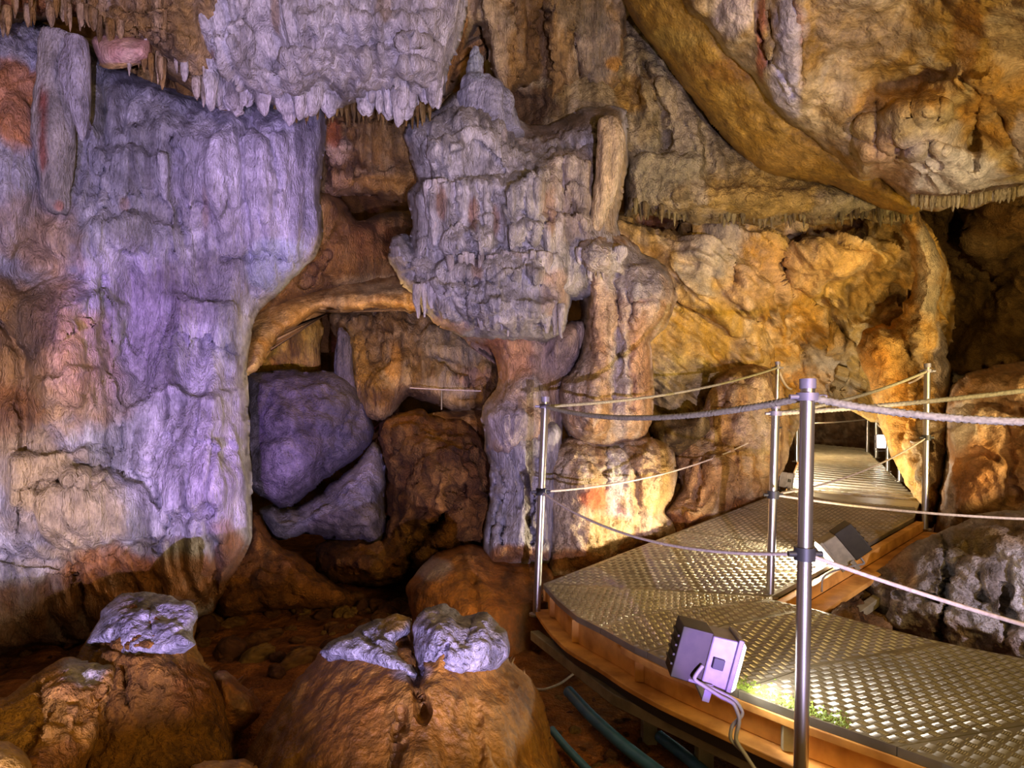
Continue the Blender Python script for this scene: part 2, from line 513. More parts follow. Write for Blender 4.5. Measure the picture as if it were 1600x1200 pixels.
    col2 = np.vstack([colr] + [colr[bv]] * 3 + [colr[bv].mean(0)[None]])
    F4 = np.vstack(fl).tolist()
    F4 += [[int(prev[b]), int(prev[a]), int(cv)] for a, b in be2]
    return link_mesh(name, P2, F4, mat or {'drape': R_FLOW, 'flute': R_FLOW, 'crag': R_CRAG, 'pop': R_CRAG, 'smooth': R_SMOOTH, 'strata': R_SMOOTH}[kind], parent, True, col2)


def surf_y(o, px, py):
    """depth of a rock's front at a pixel (nearest front vertex)"""
    me = o.data
    n = len(me.vertices)
    co = np.zeros(n * 3); me.vertices.foreach_get('co', co); co = co.reshape(-1, 3)
    loc = np.array(o.location) if o.parent is None else np.array(o.parent.location)
    co = co + loc
    qx = HX + F * co[:, 0] / co[:, 1]; qy = HY - F * (co[:, 2] - ZC) / co[:, 1]
    d = (qx - px) ** 2 + (qy - py) ** 2
    i = np.argsort(d)[:12]
    return co[i, 1].min()


def lathe_rock(name, prof, Y, pal, kind='flute', amp=.5, seg=28, rows=40, parent=None, mat=None, seed=0., flat=1.0, patches=(), tilt=0.0, streak=.4):
    """prof: (px centre, py, radius px) from top to bottom at depth Y: a solid round formation"""
    a = np.asarray(prof, float)
    t = np.linspace(0, 1, rows)
    ts = np.linspace(0, 1, len(a))
    sp = spline(a, closed=False, n=8)
    tt = np.linspace(0, 1, len(sp))
    C = np.stack([np.interp(t, tt, sp[:, i]) for i in range(3)], 1)
    C[:, 2] = np.maximum(C[:, 2], .4)
    ang = np.linspace(0, 2 * math.pi, seg, endpoint=False)
    V = []
    for i in range(rows):
        cx = (C[i, 0] - HX) / F * Y; cz = ZC - (C[i, 1] - HY) / F * Y; r = C[i, 2] / F * Y
        V.append(np.c_[cx + r * np.cos(ang), Y + tilt * t[i] - r * flat * np.sin(ang), np.full(seg, cz)])
    P = np.vstack(V)
    Cc = np.repeat(np.c_[(C[:, 0] - HX) / F * Y, Y + tilt * t, P[::seg, 2]], seg, 0)
    N = P - Cc; rr = np.linalg.norm(N, axis=1) + 1e-9; N = N / rr[:, None]
    D = disp_fn(kind, P + seed, amp, 1.4); D -= np.median(D)
    P = P + N * (D * np.clip(rr / .06, .1, 1))[:, None]
    px = HX + F * P[:, 0] / P[:, 1]; py = HY - F * (P[:, 2] - ZC) / P[:, 1]
    col = color_fn(P, px, py, pal, patches, 1.2, streak, seed)
    fs = []
    for i in range(rows - 1):
        for j in range(seg):
            k = (j + 1) % seg
            fs.append([i * seg + j, (i + 1) * seg + j, (i + 1) * seg + k, i * seg + k])
    fs.append(list(range(seg))); fs.append(list(range((rows - 1) * seg, rows * seg))[::-1])
    return link_mesh(name, P, fs, mat or R_FLOW, parent, True, col)


# palettes: base, second, streak, flecks
TAN = ('#b79f78', '#9c7a45', '#c9bfae', '#4c3a22')
GREY = ('#a89e92', '#8d8274', '#c8c0b6', '#4b443c')
OCHRE = ('#a8792c', '#8c6a2e', '#c2a468', '#4a3210')
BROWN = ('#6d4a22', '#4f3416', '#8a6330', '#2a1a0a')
CREAM = ('#c2b08c', '#b09060', '#d8cdb8', '#5c4220')
PEACH = ('#cfa57c', '#c28a58', '#e0cdb2', '#7a4c26')
WHITE = ('#c4bdb4', '#a49c94', '#d8d2ca', '#5f564e')
ORANGE = ('#c08030', '#d09a48', '#d8b070', '#6a3c10')

# ---------------------------------------------------------------- cave shell
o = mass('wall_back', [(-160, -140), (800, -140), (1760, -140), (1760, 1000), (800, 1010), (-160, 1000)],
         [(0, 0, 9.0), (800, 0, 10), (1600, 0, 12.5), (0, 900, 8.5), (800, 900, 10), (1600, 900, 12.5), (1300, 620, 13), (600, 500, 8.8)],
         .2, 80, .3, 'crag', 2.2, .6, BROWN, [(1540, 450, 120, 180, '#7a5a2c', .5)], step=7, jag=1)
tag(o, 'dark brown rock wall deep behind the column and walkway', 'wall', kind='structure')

# right recess wall, dark
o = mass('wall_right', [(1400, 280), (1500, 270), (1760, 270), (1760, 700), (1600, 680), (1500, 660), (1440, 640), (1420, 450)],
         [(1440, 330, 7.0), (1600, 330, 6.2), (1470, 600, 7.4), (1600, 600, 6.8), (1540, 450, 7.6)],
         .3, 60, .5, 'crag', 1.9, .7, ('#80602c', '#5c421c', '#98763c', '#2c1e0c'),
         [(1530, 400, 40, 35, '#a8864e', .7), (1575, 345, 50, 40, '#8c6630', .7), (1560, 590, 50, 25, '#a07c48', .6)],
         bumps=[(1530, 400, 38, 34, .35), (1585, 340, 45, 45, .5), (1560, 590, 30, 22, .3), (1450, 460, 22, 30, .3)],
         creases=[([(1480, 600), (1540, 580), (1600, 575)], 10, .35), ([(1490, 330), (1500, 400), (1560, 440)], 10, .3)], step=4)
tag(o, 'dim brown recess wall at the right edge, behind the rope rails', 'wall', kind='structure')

# floor
def floor_z(x, y):
    return -0.45 + .10 * (fbm(x * .9, y * .9, x * 0 + 1.3, 3) - .5) - .25 * ss(2.6, 1.2, y) * 1.0 + .10 * ss(4.2, 6.0, y)
gx = np.linspace(-4.6, 6.6, 300); gy = np.linspace(.6, 11.5, 330)
GX, GY = np.meshgrid(gx, gy); GX = GX.ravel(); GY = GY.ravel()
f1, f2 = worley(GX * 3.5, GY * 3.5, GX * 0)
g1, g2 = worley(GX * 9, GY * 9, GX * 0)
GZ = floor_z(GX, GY) + .05 * np.minimum(f2 - f1, .5) + .02 * np.minimum(g2 - g1, .5) + .04 * (fbm(GX * 7, GY * 7, GX * 0, 4) - .5)
V = np.c_[GX, GY, GZ]
ny, nx = 330, 300
idx = np.arange(nx * ny).reshape(ny, nx)
fc = np.c_[idx[:-1, :-1].ravel(), idx[:-1, 1:].ravel(), idx[1:, 1:].ravel(), idx[1:, :-1].ravel()]
cl = color_fn(V, GX * 0, GY * 0, ('#8a5426', '#643a18', '#9c6630', '#341c0c'), [], 1.5, .3)
o = link_mesh('floor', V, fc, R_DIRT, None, True, cl)
tag(o, 'red-brown earth floor of the cave strewn with stones', 'floor', kind='structure')

# ---------------------------------------------------------------- left side
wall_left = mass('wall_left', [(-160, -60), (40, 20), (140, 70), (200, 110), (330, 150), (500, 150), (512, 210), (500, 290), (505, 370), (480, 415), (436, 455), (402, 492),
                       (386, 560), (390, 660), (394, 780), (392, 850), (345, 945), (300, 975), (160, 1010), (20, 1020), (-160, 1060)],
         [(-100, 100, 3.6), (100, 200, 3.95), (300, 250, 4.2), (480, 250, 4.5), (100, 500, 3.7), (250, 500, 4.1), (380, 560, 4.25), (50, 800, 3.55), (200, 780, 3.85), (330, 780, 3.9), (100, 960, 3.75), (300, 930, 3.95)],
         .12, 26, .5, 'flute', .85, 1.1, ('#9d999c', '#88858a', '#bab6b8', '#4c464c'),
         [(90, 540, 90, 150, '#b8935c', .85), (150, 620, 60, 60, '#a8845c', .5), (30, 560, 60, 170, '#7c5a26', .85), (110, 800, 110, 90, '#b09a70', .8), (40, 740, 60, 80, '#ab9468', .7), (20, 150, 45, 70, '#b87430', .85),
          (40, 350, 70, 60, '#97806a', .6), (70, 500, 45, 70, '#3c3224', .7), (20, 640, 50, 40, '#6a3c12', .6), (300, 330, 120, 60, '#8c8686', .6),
          (215, 510, 75, 140, '#746c6c', .6), (330, 440, 95, 60, '#726a6a', .6), (430, 400, 50, 20, '#726a6a', .5), (330, 720, 60, 120, '#aaa2a4', .35), (420, 300, 60, 100, '#b0aaac', .45), (440, 420, 50, 50, '#a3b0b8', .5),  # last patch carries the violet light's tint in blue-grey
          (185, 915, 85, 66, '#905a22', .9), (50, 975, 150, 58, '#5c3814', .9), (360, 890, 44, 80, '#7c4c1c', .9), (320, 330, 8, 50, '#86623c', .4), (195, 320, 10, 16, '#9c6848', .4),  # lower brown patches, next line too, paint the shade below the violet light
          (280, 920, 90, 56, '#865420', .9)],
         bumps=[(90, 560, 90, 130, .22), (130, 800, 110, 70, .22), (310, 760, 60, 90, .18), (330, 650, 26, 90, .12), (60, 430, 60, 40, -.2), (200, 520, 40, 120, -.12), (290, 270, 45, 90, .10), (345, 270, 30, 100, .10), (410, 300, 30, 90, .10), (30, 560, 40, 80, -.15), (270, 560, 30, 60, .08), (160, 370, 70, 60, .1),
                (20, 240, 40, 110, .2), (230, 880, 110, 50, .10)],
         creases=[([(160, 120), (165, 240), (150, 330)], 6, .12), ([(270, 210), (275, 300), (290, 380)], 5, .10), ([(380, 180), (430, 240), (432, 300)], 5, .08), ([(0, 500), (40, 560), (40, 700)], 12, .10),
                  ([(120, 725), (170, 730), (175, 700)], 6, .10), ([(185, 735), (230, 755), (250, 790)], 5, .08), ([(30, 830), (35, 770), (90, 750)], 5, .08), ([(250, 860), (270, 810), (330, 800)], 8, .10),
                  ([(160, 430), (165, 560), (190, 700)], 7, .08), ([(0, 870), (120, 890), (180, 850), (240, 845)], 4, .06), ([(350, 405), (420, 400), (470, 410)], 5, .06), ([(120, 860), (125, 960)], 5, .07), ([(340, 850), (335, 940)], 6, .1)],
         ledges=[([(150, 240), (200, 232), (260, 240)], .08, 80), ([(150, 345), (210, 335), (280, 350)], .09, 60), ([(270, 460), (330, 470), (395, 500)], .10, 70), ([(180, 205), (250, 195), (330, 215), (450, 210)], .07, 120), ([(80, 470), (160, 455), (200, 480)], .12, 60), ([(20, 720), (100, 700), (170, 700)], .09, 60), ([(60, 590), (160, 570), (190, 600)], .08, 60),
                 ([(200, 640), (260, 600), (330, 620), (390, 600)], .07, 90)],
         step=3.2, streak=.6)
tag(wall_left, 'fluted grey flowstone wall on the left, washed in violet light', 'wall', kind='structure')

# upper left: ragged rim left of the ceiling curtain
o = mass('rock_overhang', [(-160, -140), (330, -140), (345, 40), (350, 120), (372, 172), (330, 165), (285, 135), (265, 118), (232, 112), (200, 92), (160, 62), (135, 30), (95, 24), (50, 34), (-20, 48), (-160, 60)],
         [(-100, 0, 3.5), (100, 0, 3.7), (250, 50, 3.7), (330, 150, 3.9), (200, -100, 3.4)],
         .12, 26, .35, 'flute', 1.1, 1.5, ('#a0804e', '#82602c', '#bfa888', '#4a3010'),
         [(60, 10, 90, 18, '#a8682c', .9), (290, 50, 20, 60, '#8a6a34', .7), (180, 40, 60, 30, '#8c6c38', .8)],
         ledges=[([(130, 10), (200, 15), (270, 10)], .08, 50), ([(160, 50), (250, 40), (300, 60)], .08, 60)], step=3.2, jag=4)
tag(o, 'ochre rock overhang with ragged rim in the upper left corner', 'overhang')
ovh = o
rq = random.Random(9)
for i in range(60):
    x = rq.uniform(-10, 325); y = np.interp(x, [-10, 60, 130, 160, 200, 232, 265, 330], [46, 32, 30, 62, 94, 110, 118, 160]) - rq.uniform(0, 1) ** 2 * 60
    L = rq.uniform(8, 30); w = rq.uniform(2.5, 6.5)
    lathe_rock('stalactite', [(x, y - 24, w * 1.2), (x, y - 4, w * 1.1), (x + 1, y + L * .5, w * .7), (x + 1, y + L * .9, w * .3), (x + 1, y + L, .8)], np.interp(x, [0, 325], [3.40, 3.70]) + rq.uniform(-.02, .1),
               [('#a58454', '#82602c', '#bfa888', '#4a3010'), ('#b8aca4', '#a09080', '#ccc4bc', '#5c5048')][int(x > 190 and rq.random() < .5)], 'flute', .2, seg=9, rows=12, parent=ovh, seed=i)
o = mass('rock_block', [(142, 62), (170, 52), (220, 58), (236, 66), (232, 92), (205, 104), (180, 108), (158, 100)], [(190, 80, 3.55)], .06, 14, .10, 'smooth', .5, 2,
         ('#c09888', '#b08478', '#c8a890', '#8a6454'), [(200, 104, 50, 6, '#c8a050', .8)], step=3, thick=.25, jag=1)
tag(o, 'smooth pinkish rock face under the rim in the upper left', 'rock')

# two long hanging columns against the left wall
o = lathe_rock('hanging_column', [(98, 60, 26), (96, 110, 27), (92, 160, 24), (90, 220, 26), (90, 280, 21), (92, 318, 17), (93, 334, 12)], 3.62,
               ('#a8a09a', '#90887e', '#b8ae9c', '#4f4844'), 'flute', .45, patches=[(66, 215, 8, 70, '#74392a', .9), (92, 322, 9, 10, '#a8705a', .8)], seed=1.)
tag(o, 'thick grey hanging column with blunt rusty tip at far left', 'stalactite')
o = lathe_rock('stalactite', [(120, 60, 15), (121, 120, 17), (124, 160, 15), (127, 195, 10), (128, 214, 4), (128, 220, 1)], 3.50,
               ('#a39ca0', '#8a8288', '#b4acaa', '#4f4850'), 'flute', .4, seed=2.)
tag(o, 'smooth pale stalactite hanging in front of the left wall, right of the rusty-tipped column', 'stalactite')

# ceiling curtain
cur = empty('ceiling', tuple(PD(500, -100, 4.0)))
curtain_poly = [(262, -140), (740, -140), (728, 0), (722, 60), (700, 110), (694, 150), (680, 160), (655, 158), (640, 168), (612, 166), (590, 158), (560, 160), (535, 170), (500, 162),
                (470, 160), (440, 168), (410, 160), (380, 162), (350, 152), (322, 140), (305, 90), (285, 40)]
o = mass('curtain', curtain_poly, [(280, 0, 3.7), (500, -50, 3.7), (700, 0, 4.2), (400, 140, 3.95), (550, 150, 4.1), (690, 140, 4.4)],
         .14, 26, .35, 'drape', .9, 1.1, ('#b5aca8', '#a59c96', '#cfc8c2', '#6a6264'),
         [(560, 60, 80, 30, '#948c8c', .4), (360, 160, 60, 16, '#c0b090', .7), (300, 110, 25, 40, '#a07c3c', .7), (330, 90, 14, 20, '#8c4c1c', .6), (430, 20, 8, 40, '#8a6a40', .7), (600, 10, 12, 20, '#a08050', .5), (350, 40, 30, 60, '#c8c2c0', .5)],
         bumps=[(300, 30, 30, 60, .12), (370, 30, 26, 80, .12), (480, 60, 40, 70, .12), (640, 100, 50, 60, .12), (590, 30, 70, 40, .10)],
         ledges=[([(320, 62), (345, 56), (375, 64)], .08, 60), ([(430, 90), (480, 74), (540, 78), (575, 90)], .14, 70), ([(555, 84), (590, 78), (640, 60), (690, 78)], .13, 80),
                 ([(380, 100), (420, 110), (470, 118)], .10, 50), ([(610, 100), (650, 96), (690, 108)], .10, 60), ([(460, 20), (520, 10), (600, 30), (690, 20)], .07, 40)],
         step=3, parent=cur, jag=3)
rr = random.Random(4)
# stalactite fringe along the rim (each one a part)
rim = np.array([(330, 146), (380, 160), (440, 166), (500, 160), (560, 158), (610, 164), (660, 158), (688, 150)], float)
n = 0
for i in range(46):
    x = 330 + i * 7.8 + rr.uniform(-4, 4)
    y = np.interp(x, rim[:, 0], rim[:, 1]) - 4 + 9 * math.sin(x / 23.0)
    big = rr.random() < .45
    L = rr.uniform(16, 34) if big else rr.uniform(4, 18)
    w = rr.uniform(9, 15) if big else rr.uniform(5, 8)
    Yy = np.interp(x, [336, 690], [3.90, 4.24]) + rr.uniform(-.14, .08); hw = rr.uniform(.6, 1.2)
    o = lathe_rock('stalactite', [(x, y - 84 * hw, w * .5), (x, y - 66 * hw, w * 1.15), (x, y - 35 * hw, w * 1.25), (x + 1, y - 8, w * 1.1), (x + 1, y + L * .4, w * .85), (x + 2, y + L * .75, w * .6), (x + 1, y + L * .93, w * .25), (x + 1, y + L, 1)], Yy,
                   ('#b5aca8', '#a59c96', '#cfc8c2', '#6a6264'), 'drape', .40, seg=16, rows=24, parent=cur, seed=i)
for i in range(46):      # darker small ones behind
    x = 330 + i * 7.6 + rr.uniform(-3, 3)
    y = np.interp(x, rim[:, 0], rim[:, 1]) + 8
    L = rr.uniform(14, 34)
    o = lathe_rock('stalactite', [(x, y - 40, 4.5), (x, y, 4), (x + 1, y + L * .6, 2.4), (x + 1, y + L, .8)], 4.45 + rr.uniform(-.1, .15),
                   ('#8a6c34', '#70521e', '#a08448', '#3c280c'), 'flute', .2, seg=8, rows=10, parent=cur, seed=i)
tag(cur, 'lilac-white flowstone ceiling curtain with a fringe of stalactites', 'ceiling', kind='structure')

# ceiling behind the curtain: recess between the wall and the column
o = mass('rock_ceiling_slope', [(130, 60), (300, 90), (680, 130), (720, 200), (680, 300), (640, 318), (590, 308), (545, 306), (500, 318), (470, 250), (380, 215), (250, 190), (160, 150)],
         [(200, 100, 4.5), (400, 180, 4.7), (600, 200, 5.4), (500, 300, 5.6), (650, 300, 5.5)],
         .15, 25, .4, 'flute', 1.2, 1.4, ('#8c6c34', '#705020', '#a88c58', '#3a2608'),
         [(530, 235, 22, 20, '#a08868', .8), (540, 290, 26, 24, '#8c7048', .8), (600, 285, 60, 12, '#a87c30', .7), (300, 175, 80, 20, '#7c6c48', .6), (520, 205, 14, 24, '#8a4818', .7)],
         bumps=[(533, 285, 26, 26, .35), (530, 235, 24, 20, .2), (600, 240, 60, 30, .15)], ledges=[([(540, 275), (600, 268), (660, 272)], .12, 40), ([(470, 200), (560, 190), (640, 200)], .1, 60)], step=3.5)
tag(o, 'brown sloping rock roof beneath the stalactite fringe, left of the column', 'rock roof')

# recess, arch and rock furniture between left wall and column
o = mass('rock_slab', [(470, 300), (505, 300), (535, 312), (560, 345), (600, 330), (660, 335), (680, 400), (670, 470), (600, 455), (520, 460), (440, 480), (390, 500), (400, 440), (470, 400), (480, 350)],
         [(430, 440, 5.2), (520, 330, 5.3), (600, 360, 6.2), (640, 430, 6.0), (500, 460, 5.6)],
         .15, 22, .4, 'flute', 1.1, 1.0, ('#866028', '#6c4a18', '#a07c40', '#34200a'),
         [(590, 380, 40, 40, '#94602a', .5), (600, 440, 70, 16, '#b89858', .85), (500, 340, 14, 40, '#a88448', .8), (450, 440, 40, 20, '#8c6c3c', .6)],
         bumps=[(505, 360, 18, 60, .2)], creases=[([(530, 360), (510, 400), (470, 440)], 9, .2), ([(545, 330), (600, 322), (650, 330)], 7, .25)], step=3.5, streak=.4)
tag(o, 'orange-brown slanting rock slab in the recess left of the column', 'rock slab')
o = mass('rock_arch', [(380, 500), (430, 462), (480, 452), (520, 444), (600, 430), (645, 432), (668, 460), (650, 486), (600, 480), (545, 486), (500, 484), (470, 505), (430, 535), (405, 575), (378, 585)],
         [(400, 520, 5.1), (520, 465, 5.5), (640, 455, 5.5)],
         .1, 14, .3, 'smooth', .8, 2, ('#b89454', '#a0742c', '#c8ac70', '#6a4414'), [(440, 490, 50, 25, '#b88838', .6), (600, 450, 70, 14, '#b8a068', .7)], step=3.2, thick=.4)
tag(o, 'pale sloping rock arch over the yellow drapery niche', 'rock arch')
o = mass('drapery', [(385, 560), (400, 520), (440, 500), (470, 490), (500, 492), (502, 540), (500, 582), (460, 586), (420, 582), (390, 592)],
         [(440, 540, 6.25)], .1, 14, .2, 'flute', .9, 1.8, ('#c09838', '#a87c20', '#d0b050', '#4c3008'), [(460, 535, 12, 22, '#5c3c10', .8), (440, 560, 10, 14, '#6c4c14', .7)], step=3, thick=.3)
tag(o, 'bright yellow fluted drapery in the niche behind the violet boulder', 'flowstone drapery')
o = mass('rock_pillar', [(515, 488), (560, 478), (640, 470), (700, 480), (770, 520), (790, 600), (765, 640), (700, 640), (640, 620), (600, 660), (560, 640), (540, 560), (520, 520)],
         [(540, 520, 6.1), (620, 520, 6.1), (700, 560, 5.9), (760, 600, 5.6)],
         .15, 22, .4, 'flute', 1.4, 1.4, ('#a08048', '#7c5c24', '#b8a070', '#3c280c'),
         [(700, 540, 50, 40, '#9c9070', .7), (560, 560, 14, 50, '#b88c38', .8), (615, 570, 14, 40, '#b88430', .7), (700, 600, 50, 24, '#a89878', .7), (740, 590, 30, 14, '#b88c68', .6), (640, 620, 60, 20, '#5c3a14', .7)],
         bumps=[(700, 530, 40, 40, .2), (620, 520, 20, 60, .12)], creases=[([(680, 560), (720, 580), (760, 590)], 7, .15), ([(580, 490), (590, 560)], 8, .15)], step=3.2)
tag(o, 'tan fluted rock mass under the arch, left of the column stem', 'rock formation')
o = lathe_rock('stalagmite', [(533, 512, 3), (534, 525, 9), (536, 560, 15), (537, 610, 18), (540, 660, 22)], 5.6, ('#5c565a', '#4c464a', '#746e72', '#2c282a'), 'flute', .6, seed=5.)
tag(o, 'slim violet-grey stalagmite standing behind the violet boulder', 'stalagmite')

boulder_v = mass('boulder', [(384, 590), (400, 582), (440, 576), (480, 580), (530, 582), (560, 610), (578, 650), (582, 690), (560, 715), (520, 740), (490, 765), (462, 788), (440, 795), (415, 780), (385, 760), (380, 680)],
         [(400, 600, 5.1), (550, 620, 5.3), (450, 760, 4.9), (380, 700, 4.8)],
         .20, 45, .4, 'crag', .8, 1.0, ('#5a5458', '#484246', '#706a6e', '#1e1a1c'), [(455, 720, 30, 40, '#807a80', .6), (540, 660, 40, 60, '#5c585a', .6)],
         creases=[([(425, 610), (405, 650), (400, 700)], 5, .08), ([(545, 640), (520, 700), (500, 740)], 5, .08), ([(560, 610), (560, 660), (530, 700)], 5, .06)], step=3.2, streak=.3)
tag(boulder_v, 'large dark violet boulder leaning beside the left wall', 'boulder')
o = mass('boulder', [(440, 800), (470, 790), (520, 755), (560, 720), (585, 690), (600, 720), (602, 800), (595, 850), (540, 845), (480, 835), (430, 845), (405, 800), (425, 790)],
         [(450, 810, 4.9), (590, 740, 5.1), (560, 830, 4.9)], .15, 26, .35, 'crag', .7, 1.6, ('#7c767a', '#686266', '#9a9498', '#342e32'), [(560, 740, 30, 30, '#8c868c', .6)], step=3.2, streak=.3)
tag(o, 'violet-lit cracked rock wedged below the large violet boulder', 'boulder')
o = mass('boulder', [(590, 665), (640, 640), (680, 650), (730, 660), (760, 700), (778, 780), (772, 850), (740, 860), (690, 880), (650, 905), (600, 918), (540, 912), (500, 900), (495, 850), (560, 840), (600, 835), (604, 740)],
         [(620, 700, 5.1), (750, 720, 4.9), (540, 880, 4.7), (700, 860, 4.6)], .35, 45, .5, 'crag', 1.2, 1.3, ('#754c1e', '#593610', '#8a6430', '#281606'),
         [(690, 760, 40, 40, '#7c5828', .5), (730, 820, 40, 30, '#6c4418', .5)], bumps=[(690, 740, 60, 60, .2), (560, 880, 50, 30, .15)],
         creases=[([(720, 760), (690, 810), (650, 850), (640, 900)], 10, .35), ([(600, 690), (610, 800), (600, 850)], 6, .1)], step=3.2)
tag(o, 'dark brown boulder between the violet rocks and the column base', 'boulder')
o = mass('boulder', [(380, 850), (395, 800), (430, 850), (470, 870), (510, 905), (560, 935), (520, 950), (420, 955), (350, 965), (330, 930), (350, 880)],
         [(400, 880, 4.3), (500, 930, 4.4), (360, 940, 4.1)], .15, 30, .35, 'crag', .9, 1.5, ('#7a4c1e', '#5c3612', '#8c5c28', '#281606'), step=3.5)
tag(o, 'low brown rock foot at the base of the left wall', 'rock')
o = mass('boulder', [(660, 650), (700, 640), (760, 640), (775, 700), (740, 720), (690, 710), (655, 690)], [(700, 670, 5.6)], .2, 26, .3, 'smooth', 1, 2, ('#8a6430', '#6c4818', '#a07c40', '#3c240c'), step=3.5)
tag(o, 'round brown rock tucked behind the column stem', 'boulder')

# ---------------------------------------------------------------- central column
colm = empty('cave_column', tuple(PD(850, 950, 4.6)))
CP = ('#b2aba0', '#a39a8c', '#cbc4b8', '#605850')
CW = ('#c4a886', '#b8905e', '#d8c8ac', '#6c4828')
mass('upper_drapery', [(690, 165), (705, 150), (740, 140), (790, 165), (830, 195), (870, 190), (905, 170), (950, 165), (978, 172), (982, 230), (976, 300), (968, 335), (975, 375), (1000, 392), (990, 440), (900, 470), (780, 450), (650, 430), (640, 380), (645, 350),
                       (636, 300), (650, 280), (640, 240), (630, 215), (645, 185), (672, 175)],
     [(660, 200, 4.55), (800, 200, 4.75), (960, 190, 4.8), (650, 320, 4.45), (800, 350, 4.35), (960, 340, 4.6), (800, 440, 4.3)],
     .18, 30, .45, 'drape', .62, 1.5, CP,
     [(950, 260, 26, 100, '#c8ac74', .8), (900, 300, 60, 90, '#b8a080', .5), (860, 200, 60, 36, '#80684a', .7), (930, 190, 50, 20, '#6c5838', .7), (740, 330, 10, 30, '#8c5c30', .7), (775, 340, 8, 30, '#9a6a3c', .7), (860, 330, 10, 40, '#9a6e44', .6), (690, 320, 8, 30, '#8c6038', .6), (640, 200, 10, 20, '#b8c0c8', .4)],
     bumps=[(745, 210, 40, 40, .14), (690, 240, 30, 36, .12), (955, 260, 20, 80, .14), (850, 210, 50, 30, -.22), (735, 385, 30, 24, .12), (820, 290, 40, 50, .08)],
     ledges=[([(640, 208), (660, 186), (700, 200)], .10, 70), ([(700, 180), (745, 176), (790, 200)], .15, 60), ([(670, 232), (700, 216), (730, 230)], .10, 50), ([(652, 282), (720, 280), (790, 284), (850, 270)], .24, 110), ([(840, 262), (880, 240), (930, 250)], .12, 100),
             ([(780, 300), (830, 276), (860, 290)], .12, 60), ([(700, 372), (740, 356), (770, 362)], .12, 60), ([(850, 350), (900, 330), (950, 345)], .10, 60), ([(790, 355), (830, 345), (860, 352)], .12, 50)],
     creases=[([(775, 300), (780, 370)], 5, .10), ([(880, 260), (885, 330)], 6, .12), ([(935, 200), (930, 330)], 6, .12), ([(975, 200), (968, 330)], 4, .05), ([(745, 290), (748, 350)], 4, .08), ([(712, 290), (712, 350)], 4, .08)],
     step=2.6, parent=colm, jag=3)
mass('lower_drapery', [(612, 372), (625, 368), (640, 385), (690, 395), (740, 400), (780, 375), (850, 365), (890, 372), (900, 420), (893, 480), (880, 520), (850, 535), (800, 532), (740, 528), (700, 516), (672, 500), (655, 478), (634, 450), (618, 425), (606, 400)],
     [(620, 400, 4.35), (750, 400, 4.15), (880, 400, 4.35), (700, 500, 4.25), (820, 510, 4.2)],
     .2, 34, .45, 'drape', .62, 1.6, CP,
     [(690, 510, 40, 16, '#c49a70', .8), (870, 450, 24, 40, '#b88a60', .6), (790, 460, 90, 30, '#9c9896', .5), (640, 400, 26, 20, '#b4b0b0', .5), (745, 425, 8, 20, '#9a6a40', .6)],
     bumps=[(760, 420, 70, 30, .12), (800, 495, 60, 26, .14), (860, 460, 26, 50, .08)],
     ledges=[([(612, 385), (650, 378), (690, 400)], .10, 50), ([(690, 408), (740, 384), (800, 366), (850, 362)], .16, 70), ([(630, 432), (680, 440), (740, 452), (790, 446)], .14, 60), ([(740, 470), (800, 462), (870, 470)], .16, 60), ([(820, 400), (850, 392), (885, 400)], .10, 60)],
     creases=[([(725, 440), (735, 500), (745, 525)], 9, .12), ([(800, 395), (803, 440)], 4, .06), ([(825, 400), (826, 440)], 4, .06)],
     step=2.6, parent=colm, jag=4)
mass('right_lobe', [(893, 372), (930, 358), (975, 368), (1005, 395), (1035, 412), (1050, 440), (1058, 465), (1050, 495), (1040, 515), (1018, 535), (1020, 590), (1022, 640), (1010, 680), (960, 700), (900, 690), (872, 640), (880, 580), (905, 540), (906, 480), (900, 430)],
     [(930, 400, 4.4), (1020, 430, 4.65), (920, 560, 4.55), (1000, 560, 4.65), (940, 680, 4.5)],
     .2, 30, .45, 'pop', .75, 1.2, CW,
     [(990, 420, 50, 40, '#a39c90', .85), (930, 400, 40, 30, '#b0a89a', .8), (1030, 450, 24, 30, '#988c80', .6), (970, 600, 16, 90, '#b8b0a4', .7), (1000, 580, 16, 80, '#cc9c70', .6), (890, 590, 26, 70, '#a89c8c', .5), (935, 560, 10, 80, '#8c6038', .4)],
     bumps=[(930, 395, 36, 26, .15), (1030, 460, 26, 40, .18), (930, 560, 16, 120, .12), (965, 560, 12, 140, -.06), (995, 560, 22, 120, .08)],
     ledges=[([(895, 395), (935, 378), (975, 390)], .12, 50), ([(985, 425), (1020, 410), (1052, 440)], .12, 50), ([(985, 480), (1020, 470), (1052, 485)], .08, 50)],
     creases=[([(907, 430), (905, 520), (890, 580)], 10, .3), ([(960, 430), (968, 520), (960, 640)], 5, .10), ([(985, 460), (985, 560), (990, 640)], 5, .08)],
     step=2.8, parent=colm)
mass('stem', [(700, 500), (760, 505), (860, 510), (915, 500), (910, 560), (885, 600), (880, 660), (870, 720), (770, 720), (757, 680), (752, 640), (775, 610), (780, 575), (765, 545), (730, 530)],
     [(740, 515, 4.45), (800, 560, 4.62), (880, 530, 4.6), (800, 690, 4.5)],
     .15, 30, .4, 'flute', .75, 1.5, ('#b89878', '#a08468', '#d0b898', '#604430'),
     [(790, 560, 60, 36, '#c08a58', .7), (870, 560, 40, 50, '#8c7c78', .7), (800, 660, 60, 50, '#9c9498', .7), (835, 610, 24, 20, '#949494', .5), (770, 540, 14, 30, '#8c4c28', .6)],
     bumps=[(835, 560, 30, 30, -.1), (790, 660, 40, 50, .10)], ledges=[([(760, 648), (810, 640), (860, 650)], .10, 70)], step=2.8, parent=colm)
